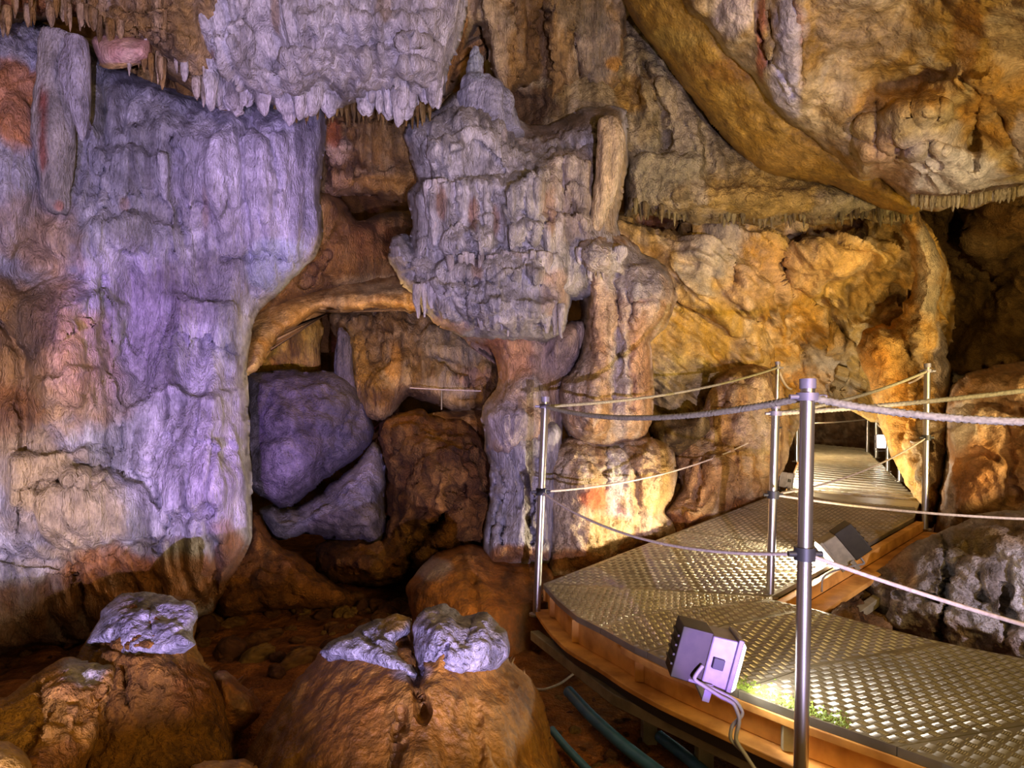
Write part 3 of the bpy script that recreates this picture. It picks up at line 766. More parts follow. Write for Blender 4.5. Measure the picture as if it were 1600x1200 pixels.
mass('base', [(757, 660), (800, 650), (860, 655), (880, 680), (868, 760), (865, 850), (862, 880), (800, 890), (755, 880), (762, 800), (766, 740)],
     [(770, 700, 4.45), (850, 700, 4.4), (810, 860, 4.25)], .12, 28, .35, 'flute', .7, 1.2, ('#a49e9e', '#948e8e', '#bcb6b6', '#4c4038'),
     [(830, 680, 30, 40, '#b0a898', .6), (800, 870, 80, 20, '#8a5a28', .9)],  # brown foot patch paints the shade below the edge of the lamp light
     creases=[([(775, 720), (790, 770), (785, 850)], 3.0, .10), ([(793, 700), (815, 760), (812, 790)], 3.0, .09), ([(815, 730), (832, 780), (830, 850)], 3.0, .10), ([(838, 720), (842, 790), (848, 850)], 2.6, .09), ([(768, 700), (778, 780), (770, 850)], 2.4, .08)],
     step=2.6, parent=colm)
mass('flowstone_foot', [(866, 700), (900, 684), (960, 686), (1010, 680), (1045, 695), (1058, 730), (1052, 770), (1040, 800), (1060, 830), (1040, 870), (960, 900), (880, 920), (850, 900), (858, 800), (856, 740)],
     [(880, 720, 4.5), (1040, 730, 4.75), (880, 880, 4.3), (1000, 850, 4.65)], .15, 26, .35, 'pop', .95, 1.3, ('#bfa684', '#ac8c60', '#d4c4a4', '#5c3c20'),
     [(935, 778, 34, 18, '#c86a3c', .9), (965, 740, 16, 60, '#c0b8a8', .9), (1020, 770, 36, 50, '#c8a468', .7), (910, 880, 80, 24, '#80501f', .95), (1020, 860, 60, 24, '#80501f', .9), (880, 780, 22, 70, '#b4a488', .5)],  # dark brown bottom patches paint the unlit part of the foot
     bumps=[(900, 760, 40, 70, .12), (1020, 740, 30, 60, .10)], creases=[([(955, 690), (945, 760)], 4, .08), ([(988, 710), (1000, 800)], 4, .06), ([(870, 690), (930, 700), (1010, 696)], 6, .10)],
     step=2.8, parent=colm)
o = lathe_rock('peak', [(744, 74, 5), (744, 84, 9), (745, 108, 13), (746, 118, 15), (752, 130, 30), (760, 152, 40), (766, 180, 46), (768, 212, 50)], 4.75,
               ('#a8a6a8', '#98949a', '#bcb8bc', '#68646c'), 'drape', .38, 60, 70, parent=colm, patches=[(745, 95, 16, 28, '#9ca4a0', .6)])
o = lathe_rock('side_pillar', [(948, 182, 5), (950, 190, 15), (955, 215, 21), (953, 260, 22), (948, 300, 19), (940, 330, 15), (932, 352, 10), (930, 362, 6)], 4.38,
               ('#c4aa7c', '#b4925c', '#d4c49c', '#846438'), 'flute', .35, 40, 60, parent=colm)
rc = random.Random(11)
for (xa, xb, ya, n_, Yd) in ((668, 772, 286, 13, 4.08), (700, 860, 398, 14, 3.93), (745, 880, 474, 12, 3.95), (650, 740, 444, 9, 4.02), (855, 925, 262, 8, 4.45), (708, 790, 200, 8, 4.42), (898, 970, 392, 7, 4.15)):
    for i in range(n_):
        x = xa + (xb - xa) * (i + .5) / n_ + rc.uniform(-2, 2)
        L = rc.uniform(30, 82) * (1 if ya == 286 else .7); w = rc.uniform(3.5, 8.0); x += rc.uniform(-3, 3)
        yb = ya + rc.uniform(-2, 6)
        lathe_rock('drip', [(x, yb - 4, w * 1.3), (x, yb + 5, w * 1.4), (x + rc.uniform(-2, 2), yb + L * .45, w), (x + rc.uniform(-2, 2), yb + L * .8, w * .6), (x + 1, yb + L, w * .3)], Yd + w * .010 + rc.uniform(0, .05),
                   ('#b8aea2', '#a89a88', '#cbc4b8', '#70665c'), 'flute', .2, 10, 12, parent=colm, seed=i)
tag(colm, 'massive flowstone column with tiered draperies in the middle of the cave', 'cave column')

o = mass('rock_mound', [(636, 925), (655, 890), (690, 862), (740, 852), (800, 868), (870, 865), (930, 880), (1000, 880), (1000, 960), (860, 1010), (830, 1050), (760, 1060), (660, 1000)],
         [(650, 930, 4.0), (800, 880, 4.2), (980, 900, 4.5), (800, 1030, 3.7)], .25, 40, .35, 'smooth', 1.1, 1.3, ('#82501e', '#683c12', '#946430', '#341c08'),
         [(680, 890, 34, 22, '#948a94', .7), (720, 930, 50, 36, '#8c5c28', .5)], creases=[([(905, 880), (905, 940)], 4, .12), ([(860, 880), (880, 940)], 4, .08), ([(740, 900), (745, 960)], 5, .06)], step=3.2)  # grey patch paints the lilac-lit spot on the mound
tag(o, 'smooth brown rock mound at the foot of the central column', 'rock mound')

# ---------------------------------------------------------------- upper middle: brown drapes from the roof
o = mass('roof_drapery', [(688, -140), (1060, -140), (1010, 0), (980, 30), (1000, 80), (965, 150), (925, 140), (880, 150), (860, 165), (835, 130), (800, 150), (790, 175), (775, 130), (760, 60), (742, 40), (722, 90), (700, 140), (690, 150), (680, 60)],
         [(720, -50, 4.9), (900, -50, 5.0), (720, 120, 4.85), (850, 140, 5.3), (950, 100, 5.3)], .1, 18, .35, 'flute', 1.25, 1.7, ('#a8854c', '#8c6a34', '#c4ac80', '#3c2a14'),
         [(705, 60, 20, 70, '#b07c38', .8), (770, 60, 30, 70, '#b09a70', .6), (830, 40, 30, 90, '#6c4c20', .7), (930, 80, 40, 60, '#a3957c', .6), (900, 20, 40, 40, '#5c5034', .6), (960, 100, 16, 12, '#c89038', .9)],
         creases=[([(735, -60), (738, 60)], 8, .18), ([(845, -60), (850, 120)], 12, .25), ([(800, -60), (805, 120)], 5, .10), ([(895, 40), (905, 130)], 8, .15)], step=2.8, jag=6)
tag(o, 'brown and ochre fluted drapery hanging from the roof above the column', 'flowstone drapery')
o = mass('roof_recess_rock', [(760, 90), (860, 100), (990, 20), (1060, 100), (1120, 200), (1260, 270), (1440, 300), (1425, 345), (1380, 350), (1340, 340), (1290, 352), (1240, 345), (1190, 356), (1140, 345), (1100, 350), (1060, 345), (1000, 330), (975, 335), (970, 250), (860, 240), (780, 200)],
         [(800, 150, 5.6), (1000, 100, 5.3), (1000, 300, 5.3), (1150, 280, 5.2), (1250, 330, 5.2), (1400, 330, 5.3)], .1, 20, .5, 'pop', 1.0, 1.0, ('#a08c5c', '#8c7440', '#b8a67c', '#3c2e18'),
         [(1200, 300, 110, 40, '#a8883c', .85), (1040, 260, 60, 60, '#98906c', .6), (1060, 180, 30, 60, '#a09070', .6), (990, 150, 30, 40, '#b88c30', .7), (820, 170, 50, 40, '#5c4020', .9), (1340, 320, 60, 22, '#b0a070', .6), (1030, 60, 30, 50, '#8c8464', .6)],
         bumps=[(1180, 310, 120, 24, .15), (820, 170, 40, 30, -.2), (1020, 130, 30, 50, .12)],
         creases=[([(1010, 100), (1030, 160), (1040, 230)], 8, .16), ([(960, 130), (1000, 160)], 7, .12), ([(1100, 200), (1110, 260)], 5, .08)],
         ledges=[([(980, 250), (1040, 240), (1100, 250)], .08, 70), ([(1000, 120), (1060, 130), (1100, 190)], .08, 60)], step=2.8, jag=4, streak=.5)
ro = o
tag(o, 'olive-tan rock shelf with fine fringe, right of the column and under the roof', 'rock shelf')
for i in range(60):      # fine fringe of straws, one part each
    x = 985 + i * 7.4 + rr.uniform(-3, 3)
    if 1075 < x < 1110: continue
    y = np.interp(x, [985, 1060, 1140, 1240, 1340, 1425], [325, 338, 340, 340, 336, 340])
    L = rr.uniform(4, 10) if rr.random() < .6 else rr.uniform(10, 19)
    w_ = rr.uniform(.7, 1.7)
    lathe_rock('straw', [(x, y - 16, 3.2 * w_), (x, y - 2, 2.8 * w_), (x, y + L * .6, 1.5 * w_), (x, y + L, .6)], 5.2 + rr.uniform(0, .16), ('#90804c', '#786234', '#a0905c', '#3c2e18'), 'flute', .15, 6, 7, parent=ro, seed=i)

# diagonal smooth slab and right-hand curtain of the roof
o = mass('roof_slab', [(930, -140), (1100, -140), (1130, 40), (1180, 110), (1260, 190), (1330, 230), (1400, 290), (1440, 320), (1420, 335), (1360, 318), (1300, 290), (1240, 282), (1180, 262), (1120, 205), (1070, 140), (1010, 60), (975, 0)],
         [(1000, -60, 4.4), (1100, 80, 4.5), (1200, 210, 4.7), (1380, 310, 4.7), (1060, 100, 4.8)], .08, 18, .25, 'smooth', .8, 1.6, ('#a47c26', '#8c681c', '#b89440', '#5c3c0c'),
         [(1130, 110, 60, 20, '#7c4c14', .5), (1240, 240, 60, 24, '#b08838', .6), (1060, 60, 50, 20, '#b09440', .5)], step=3, streak=.35, cs=1.2)
tag(o, 'smooth ochre slab running diagonally down from the roof at upper right', 'rock slab')
o = mass('roof_curtain', [(1050, -140), (1760, -140), (1760, 290), (1660, 306), (1600, 308), (1560, 312), (1520, 326), (1490, 322), (1460, 330), (1430, 324), (1400, 304), (1375, 282), (1345, 285), (1320, 262), (1290, 235), (1255, 205), (1235, 195), (1195, 150), (1172, 118), (1130, 82), (1100, 40), (1070, 10)],
         [(1100, -50, 3.8), (1400, -50, 3.1), (1650, 0, 2.7), (1250, 180, 4.1), (1450, 180, 3.9), (1650, 150, 3.5), (1450, 310, 4.4), (1600, 300, 4.2)],
         .12, 26, .35, 'smooth', 1.7, 1.3, ('#b09a68', '#a07c34', '#c0b088', '#6a4c1c'),
         [(1235, 90, 26, 100, '#b0a8a0', .85), (1450, 240, 50, 70, '#bdb0a4', .8), (1490, 280, 80, 44, '#d4ccca', .95), (1390, 250, 40, 60, '#b08c6c', .6), (1340, 60, 70, 90, '#a8946c', .5), (1430, 150, 120, 36, '#a87824', .8), (1510, 60, 26, 80, '#80500f', .8),
          (1560, 150, 60, 80, '#a07028', .6), (1190, 60, 8, 60, '#9c5830', .8), (1140, 20, 30, 40, '#c8b8a0', .6), (1595, 220, 12, 40, '#c8bcb8', .6), (1580, 60, 40, 60, '#b8a480', .5), (1250, 40, 5, 60, '#a86a38', .6), (1320, 130, 30, 40, '#8c7c60', .5)],
         bumps=[(1440, 210, 60, 60, .2), (1500, 270, 70, 40, .18), (1370, 250, 30, 40, .12), (1520, 130, 60, 30, .15), (1240, 100, 30, 90, .1), (1600, 200, 50, 60, .12), (1430, 130, 90, 20, -.12)],
         creases=[([(1185, 0), (1190, 70), (1205, 100)], 4, .08), ([(1250, -20), (1252, 130)], 4, .05), ([(1320, 200), (1370, 230), (1420, 250), (1490, 300)], 5, .06), ([(1370, 160), (1375, 230)], 5, .07), ([(1425, 180), (1460, 260)], 6, .07), ([(1530, 150), (1520, 260)], 7, .08), ([(1500, 120), (1560, 170), (1600, 240)], 7, .08), ([(1205, 20), (1215, 100), (1240, 150)], 4, .06)],
         ledges=[([(1340, 190), (1400, 170), (1480, 160)], .12, 80), ([(1440, 130), (1500, 120), (1560, 120)], .1, 60), ([(1400, 240), (1450, 225), (1540, 240)], .09, 60)],
         step=3.2, streak=.45)
tag(o, 'broad cream and ochre rock curtain filling the upper right roof', 'rock curtain')
rc0 = o
for i in range(26):
    x = 1425 + i * 7.2 + rr.uniform(-2, 2); y = np.interp(x, [1425, 1470, 1520, 1600], [318, 322, 318, 304]); L = rr.uniform(2, 5) if rr.random() < .55 else rr.uniform(5, 12)
    lathe_rock('straw', [(x, y - 14, 4), (x, y, 3.2), (x, y + L * .6, 2), (x, y + L, .7)], 4.12, ('#b8a88c', '#a08c60', '#c8bcac', '#5c4a30'), 'flute', .15, 6, 7, parent=rc0, seed=i)

# ---------------------------------------------------------------- right middle
o = mass('cliff_face', [(950, 340), (1100, 335), (1250, 335), (1420, 330), (1480, 420), (1490, 520), (1440, 640), (1370, 660), (1350, 600), (1330, 640), (1260, 640), (1230, 700), (1100, 760), (1000, 720), (960, 560)],
         [(980, 360, 6.3), (1200, 360, 6.2), (1420, 360, 6.0), (1000, 600, 6.3), (1200, 600, 7.0), (1330, 600, 8.0), (1450, 560, 6.6), (1200, 480, 6.4)],
         .15, 26, .5, 'strata', 1.5, 1.0, ('#b8944c', '#a87c2c', '#ccb488', '#5c4418'),
         [(1110, 400, 50, 50, '#a89c80', .75), (1180, 440, 50, 40, '#b08c60', .45), (1280, 420, 110, 40, '#b08c5c', .6), (1090, 520, 80, 50, '#b89030', .6), (1270, 580, 60, 26, '#b8a890', .7), (1210, 560, 30, 24, '#b08428', .7), (1270, 600, 40, 24, '#c88c28', .8), (1060, 600, 50, 50, '#a09058', .6), (1020, 400, 40, 26, '#a87c30', .6), (1030, 345, 40, 12, '#5c2c10', .9),
          (1330, 400, 60, 24, '#c89c50', .5), (1300, 590, 30, 40, '#b0a088', .5)],
         bumps=[(1110, 400, 40, 50, .25), (1330, 400, 90, 36, .35), (1180, 440, 40, 60, .2), (1160, 460, 50, 60, .1), (1060, 620, 50, 60, .3)],
         creases=[([(1220, 430), (1225, 390), (1260, 358), (1340, 350)], 9, .35), ([(1000, 345), (1030, 348), (1060, 348)], 9, .6), ([(1225, 440), (1280, 480), (1340, 540), (1350, 590)], 9, .22), ([(1140, 400), (1150, 440)], 8, .12), ([(1340, 500), (1400, 460), (1430, 480)], 10, .2), ([(1180, 500), (1250, 540), (1300, 600)], 7, .12), ([(1040, 460), (1120, 500), (1200, 560)], 8, .10), ([(1310, 620), (1315, 570), (1290, 540)], 7, .15)],
         step=3, strata=True)
tag(o, 'wide ochre rock face with slanting layers behind the walkway', 'rock face')
o = mass('rock_pillar', [(1405, 322), (1428, 318), (1445, 350), (1462, 388), (1476, 430), (1466, 480), (1478, 540), (1486, 600), (1482, 680), (1472, 760), (1462, 815), (1448, 830), (1436, 800), (1415, 755), (1392, 710), (1372, 650), (1352, 590), (1340, 545), (1356, 515), (1400, 500), (1425, 450), (1424, 400), (1408, 360)],
         [(1420, 350, 5.4), (1460, 430, 5.5), (1380, 560, 6.2), (1460, 600, 5.9), (1440, 780, 5.5)], .15, 20, .35, 'crag', .9, 1.4, ('#b89050', '#b08034', '#ccb080', '#6c4818'),
         [(1375, 570, 34, 60, '#cc8c38', .85), (1400, 640, 30, 70, '#c88c3c', .7), (1450, 420, 20, 90, '#b8ac90', .6), (1470, 560, 14, 60, '#b0a8a0', .6), (1430, 540, 24, 40, '#a89468', .5), (1450, 720, 26, 60, '#a8987c', .6), (1410, 740, 20, 30, '#c8a85c', .6)],
         bumps=[(1375, 570, 26, 60, .12)], creases=[([(1410, 520), (1440, 600), (1450, 700)], 8, .12), ([(1395, 510), (1430, 500)], 8, .15)], step=2.8, jag=5)
tag(o, 'orange rock pillar with crusty edge beside the far walkway rail', 'rock pillar')
o = mass('rock_wall', [(1478, 640), (1490, 600), (1520, 580), (1560, 570), (1620, 560), (1760, 555), (1760, 860), (1640, 850), (1580, 830), (1530, 830), (1490, 850), (1462, 850), (1468, 780), (1480, 720)],
         [(1490, 650, 5.4), (1600, 600, 5.0), (1480, 820, 5.0), (1600, 800, 4.6)], .15, 26, .4, 'smooth', 1.7, 1.6, ('#a07c54', '#8c6234', '#b49a7c', '#4c3018'),
         [(1510, 680, 24, 50, '#b0a494', .85), (1560, 700, 50, 50, '#a87c50', .6), (1520, 740, 40, 50, '#b87c40', .7), (1560, 600, 50, 26, '#74542c', .8), (1485, 760, 12, 50, '#bcb0a8', .8), (1590, 720, 20, 60, '#8c5c2c', .5)],
         bumps=[(1510, 670, 26, 40, .15), (1540, 740, 50, 50, .12), (1575, 595, 40, 20, .15)], creases=[([(1490, 640), (1530, 630), (1600, 640)], 7, .12), ([(1500, 715), (1530, 705), (1560, 720)], 5, .08), ([(1575, 660), (1580, 780)], 6, .08)], step=3)
tag(o, 'peach and grey flowstone wall at the right edge behind the ropes', 'rock wall')
boul_r = mass('boulder', [(1335, 905), (1385, 875), (1425, 850), (1470, 832), (1510, 815), (1560, 800), (1640, 795), (1760, 790), (1760, 1120), (1640, 1080), (1520, 1040), (1430, 1010), (1380, 990)],
         [(1400, 900, 3.75), (1600, 850, 3.4), (1450, 980, 3.45), (1620, 1020, 3.05)], .2, 28, .4, 'crag', .75, 1.4, ('#a49a94', '#8c8078', '#bcb4b4', '#44362a'),
         [(1520, 850, 60, 26, '#76602c', .85), (1580, 830, 40, 40, '#84683a', .7), (1410, 890, 20, 30, '#c09c78', .7), (1460, 990, 50, 24, '#8c7058', .6), (1480, 900, 12, 90, '#b0acac', .6), (1590, 900, 12, 60, '#ccc8c8', .7), (1540, 980, 24, 30, '#b4b0b0', .6), (1560, 1010, 60, 16, '#5c3c1c', .7)],
         creases=[([(1478, 840), (1480, 900), (1470, 1000)], 5, .14), ([(1530, 900), (1535, 950)], 6, .08), ([(1400, 930), (1460, 935)], 5, .08), ([(1570, 920), (1575, 1000)], 5, .08)], step=3, streak=.5)
tag(boul_r, 'grey and white boulder below the ropes right of the walkway', 'boulder')
o = mass('boulder', [(1296, 975), (1310, 940), (1335, 912), (1375, 905), (1410, 925), (1420, 960), (1410, 1010), (1350, 1000)], [(1350, 940, 3.75), (1380, 990, 3.5)], .15, 24, .3, 'crag', .8, 1.6,
         ('#83623a', '#6c4a24', '#9c7c54', '#2e1c0c'), step=3)
tag(o, 'small brown boulder beside the deck edge below the warm floodlight', 'boulder')
o = mass('boulder', [(1050, 705), (1080, 670), (1098, 640), (1112, 605), (1140, 578), (1178, 570), (1205, 578), (1228, 620), (1234, 680), (1220, 740), (1190, 790), (1130, 830), (1060, 850), (1040, 800), (1060, 760)],
         [(1080, 700, 5.3), (1160, 600, 5.6), (1230, 660, 5.9), (1100, 800, 5.0), (1200, 770, 5.4)], .25, 36, .4, 'crag', 1.0, 1.2, ('#bf9c70', '#ac8450', '#d0b890', '#6c4828'),
         [(1160, 590, 50, 20, '#8c6c40', .6), (1100, 760, 40, 30, '#c89c60', .6), (1080, 820, 60, 20, '#7c4c1c', .9), (1180, 790, 60, 16, '#7c4c1c', .9), (1180, 680, 40, 40, '#b8a898', .5), (1230, 740, 20, 50, '#a89484', .6)],
         bumps=[(1120, 740, 40, 40, .12), (1190, 650, 40, 60, .12)], creases=[([(1120, 640), (1150, 625), (1200, 640)], 6, .10), ([(1145, 760), (1150, 700), (1190, 680)], 5, .07), ([(1225, 660), (1235, 700), (1232, 760)], 5, .08), ([(1100, 720), (1080, 790)], 6, .08)], step=2.8)
tag(o, 'large rounded tan boulder behind the rope rail, right of the column', 'boulder')
o = mass('boulder', [(1015, 660), (1040, 650), (1075, 655), (1095, 640), (1110, 670), (1080, 700), (1060, 712), (1025, 700)], [(1060, 680, 5.1)], .12, 18, .25, 'crag', .8, 2, ('#84704a', '#64502c', '#a08c60', '#2e2010'), step=3)
tag(o, 'small olive-brown rock between the column foot and the tan boulder', 'boulder')

o = mass('boulder', [(1215, 610), (1260, 600), (1320, 606), (1370, 600), (1400, 640), (1398, 715), (1340, 706), (1300, 696), (1250, 702), (1215, 700)], [(1300, 650, 11.6)], .3, 30, .4, 'crag', 2.0, .7,
         ('#8c6c4c', '#6c4c30', '#a88c6c', '#3c2818'), [(1300, 620, 50, 16, '#a89878', .6)], step=3)
tag(o, 'brown rock closing the passage beyond the end of the far ramp', 'rock')

# ---------------------------------------------------------------- foreground boulders
FB = ('#8a5e1e', '#734a14', '#9c7432', '#42290b')
big = mass('boulder', [(500, 1022), (530, 1008), (575, 990), (600, 982), (632, 978), (645, 985), (668, 975), (692, 972), (718, 980), (738, 982), (755, 985), (775, 990), (788, 1008), (798, 1036), (830, 1062), (852, 1110), (864, 1180), (866, 1330), (300, 1330), (350, 1240), (410, 1140), (460, 1070)],
         [(520, 1010, 2.25), (700, 960, 2.2), (790, 1000, 2.2), (650, 1050, 2.02), (450, 1120, 2.1), (840, 1150, 2.0), (600, 1250, 1.75), (380, 1300, 1.95)],
         .12, 50, .28, 'smooth', .62, 2.2, FB,
         [(640, 1050, 40, 14, '#8c8688', .7), (760, 1150, 60, 80, '#a87c38', .6), (550, 1150, 60, 90, '#7c4c18', .5), (645, 1000, 8, 40, '#6c4418', .9), (730, 980, 24, 16, '#98928c', .8)],  # grey patches carry the painted lit zone on between the pale tops
         bumps=[(575, 1000, 50, 30, .05), (700, 1000, 36, 40, .10), (760, 1005, 30, 36, .06), (660, 1150, 40, 100, .03)],
         creases=[([(645, 955), (650, 1000), (652, 1060), (660, 1110)], 7, .10), ([(625, 1110), (620, 1180), (610, 1260)], 5, .05), ([(600, 1020), (640, 1010)], 6, .05), ([(700, 960), (710, 1000), (670, 1030)], 4, .03), ([(735, 965), (730, 1010)], 5, .03), ([(540, 1010), (600, 1030)], 4, .03), ([(740, 1100), (750, 1200)], 9, .03)],
         step=2.8, streak=.35, cs=1.6)
TP = ('#96929a', '#7c7880', '#aeaab2', '#3c383e')  # slab colours: the violet-lit zone of the boulder tops put into the rock tone
mass('pale_lit_slab', [(503, 1020), (520, 1000), (548, 990), (575, 972), (600, 966), (618, 958), (640, 966), (641, 985), (622, 1006), (636, 1030), (652, 1056), (610, 1052), (575, 1036), (530, 1030)],
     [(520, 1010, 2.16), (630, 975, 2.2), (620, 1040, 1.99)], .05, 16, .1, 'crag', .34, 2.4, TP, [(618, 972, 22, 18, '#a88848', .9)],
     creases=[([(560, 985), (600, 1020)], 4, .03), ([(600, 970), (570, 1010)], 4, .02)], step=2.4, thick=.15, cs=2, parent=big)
mass('pale_lit_slab', [(646, 1005), (647, 972), (664, 952), (688, 948), (706, 956), (722, 968), (740, 966), (756, 957), (772, 966), (780, 980), (793, 992), (796, 1024), (768, 1048), (722, 1060), (676, 1064), (655, 1056)],
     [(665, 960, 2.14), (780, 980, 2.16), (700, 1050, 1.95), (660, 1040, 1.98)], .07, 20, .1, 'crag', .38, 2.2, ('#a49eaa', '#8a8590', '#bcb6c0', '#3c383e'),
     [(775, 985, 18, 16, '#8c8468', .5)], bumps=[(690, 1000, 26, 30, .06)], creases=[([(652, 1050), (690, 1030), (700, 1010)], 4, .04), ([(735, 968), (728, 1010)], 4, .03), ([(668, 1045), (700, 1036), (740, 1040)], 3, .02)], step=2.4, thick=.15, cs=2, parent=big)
tag(big, 'large rounded boulder at the bottom centre with two pale violet-lit tops', 'boulder')
o = mass('boulder', [(135, 1000), (160, 960), (188, 930), (215, 928), (255, 934), (300, 942), (308, 960), (304, 990), (312, 1020), (345, 1070), (362, 1130), (370, 1200), (372, 1330), (120, 1330), (90, 1100), (110, 1040)],
         [(160, 960, 2.45), (290, 950, 2.45), (220, 1010, 2.25), (330, 1120, 2.25), (200, 1250, 2.0)], .1, 34, .3, 'crag', .34, 2.4, ('#7c5218', '#644010', '#8c6428', '#34200a'),
         [(300, 1090, 50, 60, '#8a5420', .5)],
         creases=[([(140, 1010), (190, 1020), (300, 1010)], 5, .05), ([(195, 1040), (200, 1100)], 6, .05)], step=2.8, streak=.3, cs=1.6)
mass('pale_lit_slab', [(136, 1002), (160, 960), (186, 930), (214, 927), (240, 932), (262, 934), (300, 941), (309, 956), (303, 990), (306, 1008), (270, 1020), (225, 1030), (192, 1030), (170, 1010)],
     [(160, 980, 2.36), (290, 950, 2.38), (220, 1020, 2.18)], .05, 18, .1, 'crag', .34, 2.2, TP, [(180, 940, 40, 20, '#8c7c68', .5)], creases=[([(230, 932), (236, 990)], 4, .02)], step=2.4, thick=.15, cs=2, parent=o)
tag(o, 'boulder left of centre with one broad flat pale violet-lit top', 'boulder')
o = mass('boulder', [(-160, 1120), (-60, 1100), (10, 1088), (50, 1055), (85, 1035), (110, 1026), (150, 1030), (180, 1028), (196, 1055), (192, 1090), (178, 1120), (160, 1160), (130, 1220), (90, 1330), (-160, 1330)],
         [(50, 1070, 2.05), (180, 1060, 2.1), (60, 1180, 1.85), (-100, 1200, 1.8)], .1, 30, .25, 'crag', .42, 2.2, ('#b07e36', '#94601f', '#c09450', '#54300e'),
         [(135, 1050, 44, 24, '#b0a8a0', 1.0), (60, 1120, 60, 40, '#b08038', .6), (100, 1180, 60, 40, '#9c5f20', .6)],  # grey cap patch paints the lit top of this boulder
         creases=[([(60, 1060), (70, 1120), (40, 1180)], 6, .04), ([(160, 1075), (120, 1130)], 5, .03)], step=2.8, streak=.3, cs=1.6)
tag(o, 'golden-brown boulder in the lower left corner with its small lit cap coloured grey', 'boulder')
o = mass('boulder', [(-160, 1170), (-40, 1155), (10, 1158), (40, 1175), (58, 1215), (60, 1330), (-160, 1330)], [(0, 1200, 1.62)], .06, 24, .2, 'smooth', .5, 2.5, ('#b48c3c', '#9c7024', '#c4a058', '#6c440f'), step=3.2, cs=1.6)
tag(o, 'yellowish rock showing only its top at the lower left corner', 'boulder')
o = mass('boulder', [(325, 1070), (335, 1052), (355, 1050), (372, 1062), (395, 1085), (405, 1120), (360, 1150), (320, 1130)], [(360, 1090, 2.45)], .06, 18, .2, 'smooth', .5, 3, ('#8c5826', '#70431a', '#b0845c', '#3c220c'), [(345, 1056, 18, 7, '#b89880', .8)], step=3, cs=1.6)
tag(o, 'small brown stone with pale top between the two big front boulders', 'stone')
o = mass('boulder', [(300, 1196), (320, 1190), (360, 1188), (395, 1194), (400, 1240), (300, 1250)], [(350, 1200, 1.7)], .05, 14, .15, 'smooth', .5, 3, ('#b08440', '#946824', '#c09858', '#5c3c10'), step=3, cs=1.6, lim=(-170, -150, 1770, 1260))
tag(o, 'ochre stone peeking over the bottom edge beside the centre boulder', 'stone')


# ---------------------------------------------------------------- walkway
def poly_prism(name, pts, thick, mat, parent, bars=None, inset=.004):
    """flat panel: pts = list of Vector in one plane, top face; bars = (pitch, angle) raised tread bars"""
    P = [Vector(p) for p in pts]
    n = Vector((0, 0, 0))
    for i in range(len(P)):
        a, b = P[i], P[(i + 1) % len(P)]
        n += Vector(((a.y - b.y) * (a.z + b.z), (a.z - b.z) * (a.x + b.x), (a.x - b.x) * (a.y + b.y)))
    n.normalize()
    if n.z < 0:
        n = -n; P = P[::-1]
    c = sum(P, Vector()) / len(P)
    P = [p + (c - p).normalized() * inset for p in P]
    V = [tuple(p) for p in P] + [tuple(p - n * thick) for p in P]
    k = len(P)
    Fc = [list(range(k)), list(range(2 * k - 1, k - 1, -1))]
    for i in range(k):
        j = (i + 1) % k
        Fc.append([i, k + i, k + j, j])
    if bars:
        pitch, ang, ln, wd, ht = bars
        u = Vector((math.cos(ang), math.sin(ang), 0)); u = (u - n * u.dot(n)).normalized(); v = n.cross(u)
        uv = np.array([((p - c).dot(u), (p - c).dot(v)) for p in P])
        r = int(max(np.abs(uv).max(0)) / pitch) + 2
        cells = [(i, j) for i in range(-r, r) for j in range(-r, r)]
        q = []
        for i, j in cells:
            for b in range(5):
                o = (b - 2) * ln * .26
                cx, cy = i * pitch, j * pitch
                if (i + j) % 2: q.append((cx, cy + o, 1, 0))
                else: q.append((cx + o, cy, 0, 1))
        q = np.array(q)
        ok = inside(q[:, :2], uv)
        d, _ = seg_dist(q[:, :2], uv)
        q = q[ok & (d > ln * .5)]
        for cx, cy, dx, dy in q:
            b0 = len(V)
            C0 = c + u * cx + v * cy; D = u * dx + v * dy; S = n.cross(D)
            for w in (C0 - D * ln / 2, C0 + D * ln / 2, C0 - S * wd / 2, C0 + S * wd / 2, C0 - D * ln * .28 + n * ht, C0 + D * ln * .28 + n * ht):
                V.append(tuple(w + n * .0002))
            a, b, e, f, g, h = range(b0, b0 + 6)
            Fc += [[a, e, g], [a, g, f], [b, h, e], [b, f, h], [e, h, g], [f, g, h]]
    o = link_mesh(name, V, Fc, mat, parent, smooth=False)
    if bars:
        o.data.materials.append(M_TREAD)
        mi = np.zeros(len(o.data.polygons), dtype=np.int32); mi[k + 2:] = 1
        o.data.polygons.foreach_set('material_index', mi)
    return o


def beam(name, path, w, h, mat, parent, side=None, closed_ends=True):
    """rectangular bar swept along path (centre of its top face); w = horizontal width, h = height"""
    path = [Vector(p) for p in path]
    V = []; Fc = []
    for i, p in enumerate(path):
        a = path[max(i - 1, 0)]; b = path[min(i + 1, len(path) - 1)]
        t = (b - a); t.z = 0; t.normalize()
        s = Vector((-t.y, t.x, 0))
        for dx, dz in ((-.5, 0), (.5, 0), (.5, -1), (-.5, -1)):
            V.append(tuple(p + s * dx * w + Vector((0, 0, dz * h))))
    for i in range(len(path) - 1):
        for k in range(4):
            j = (k + 1) % 4
            Fc.append([i * 4 + k, i * 4 + j, (i + 1) * 4 + j, (i + 1) * 4 + k])
    Fc.append([3, 2, 1, 0]); m = 4 * (len(path) - 1); Fc.append([m, m + 1, m + 2, m + 3])
    o = link_mesh(name, V, Fc, mat, parent, smooth=False)
    bv = o.modifiers.new('bevel', 'BEVEL'); bv.width = .004; bv.segments = 2; bv.limit_method = 'ANGLE'
    return o


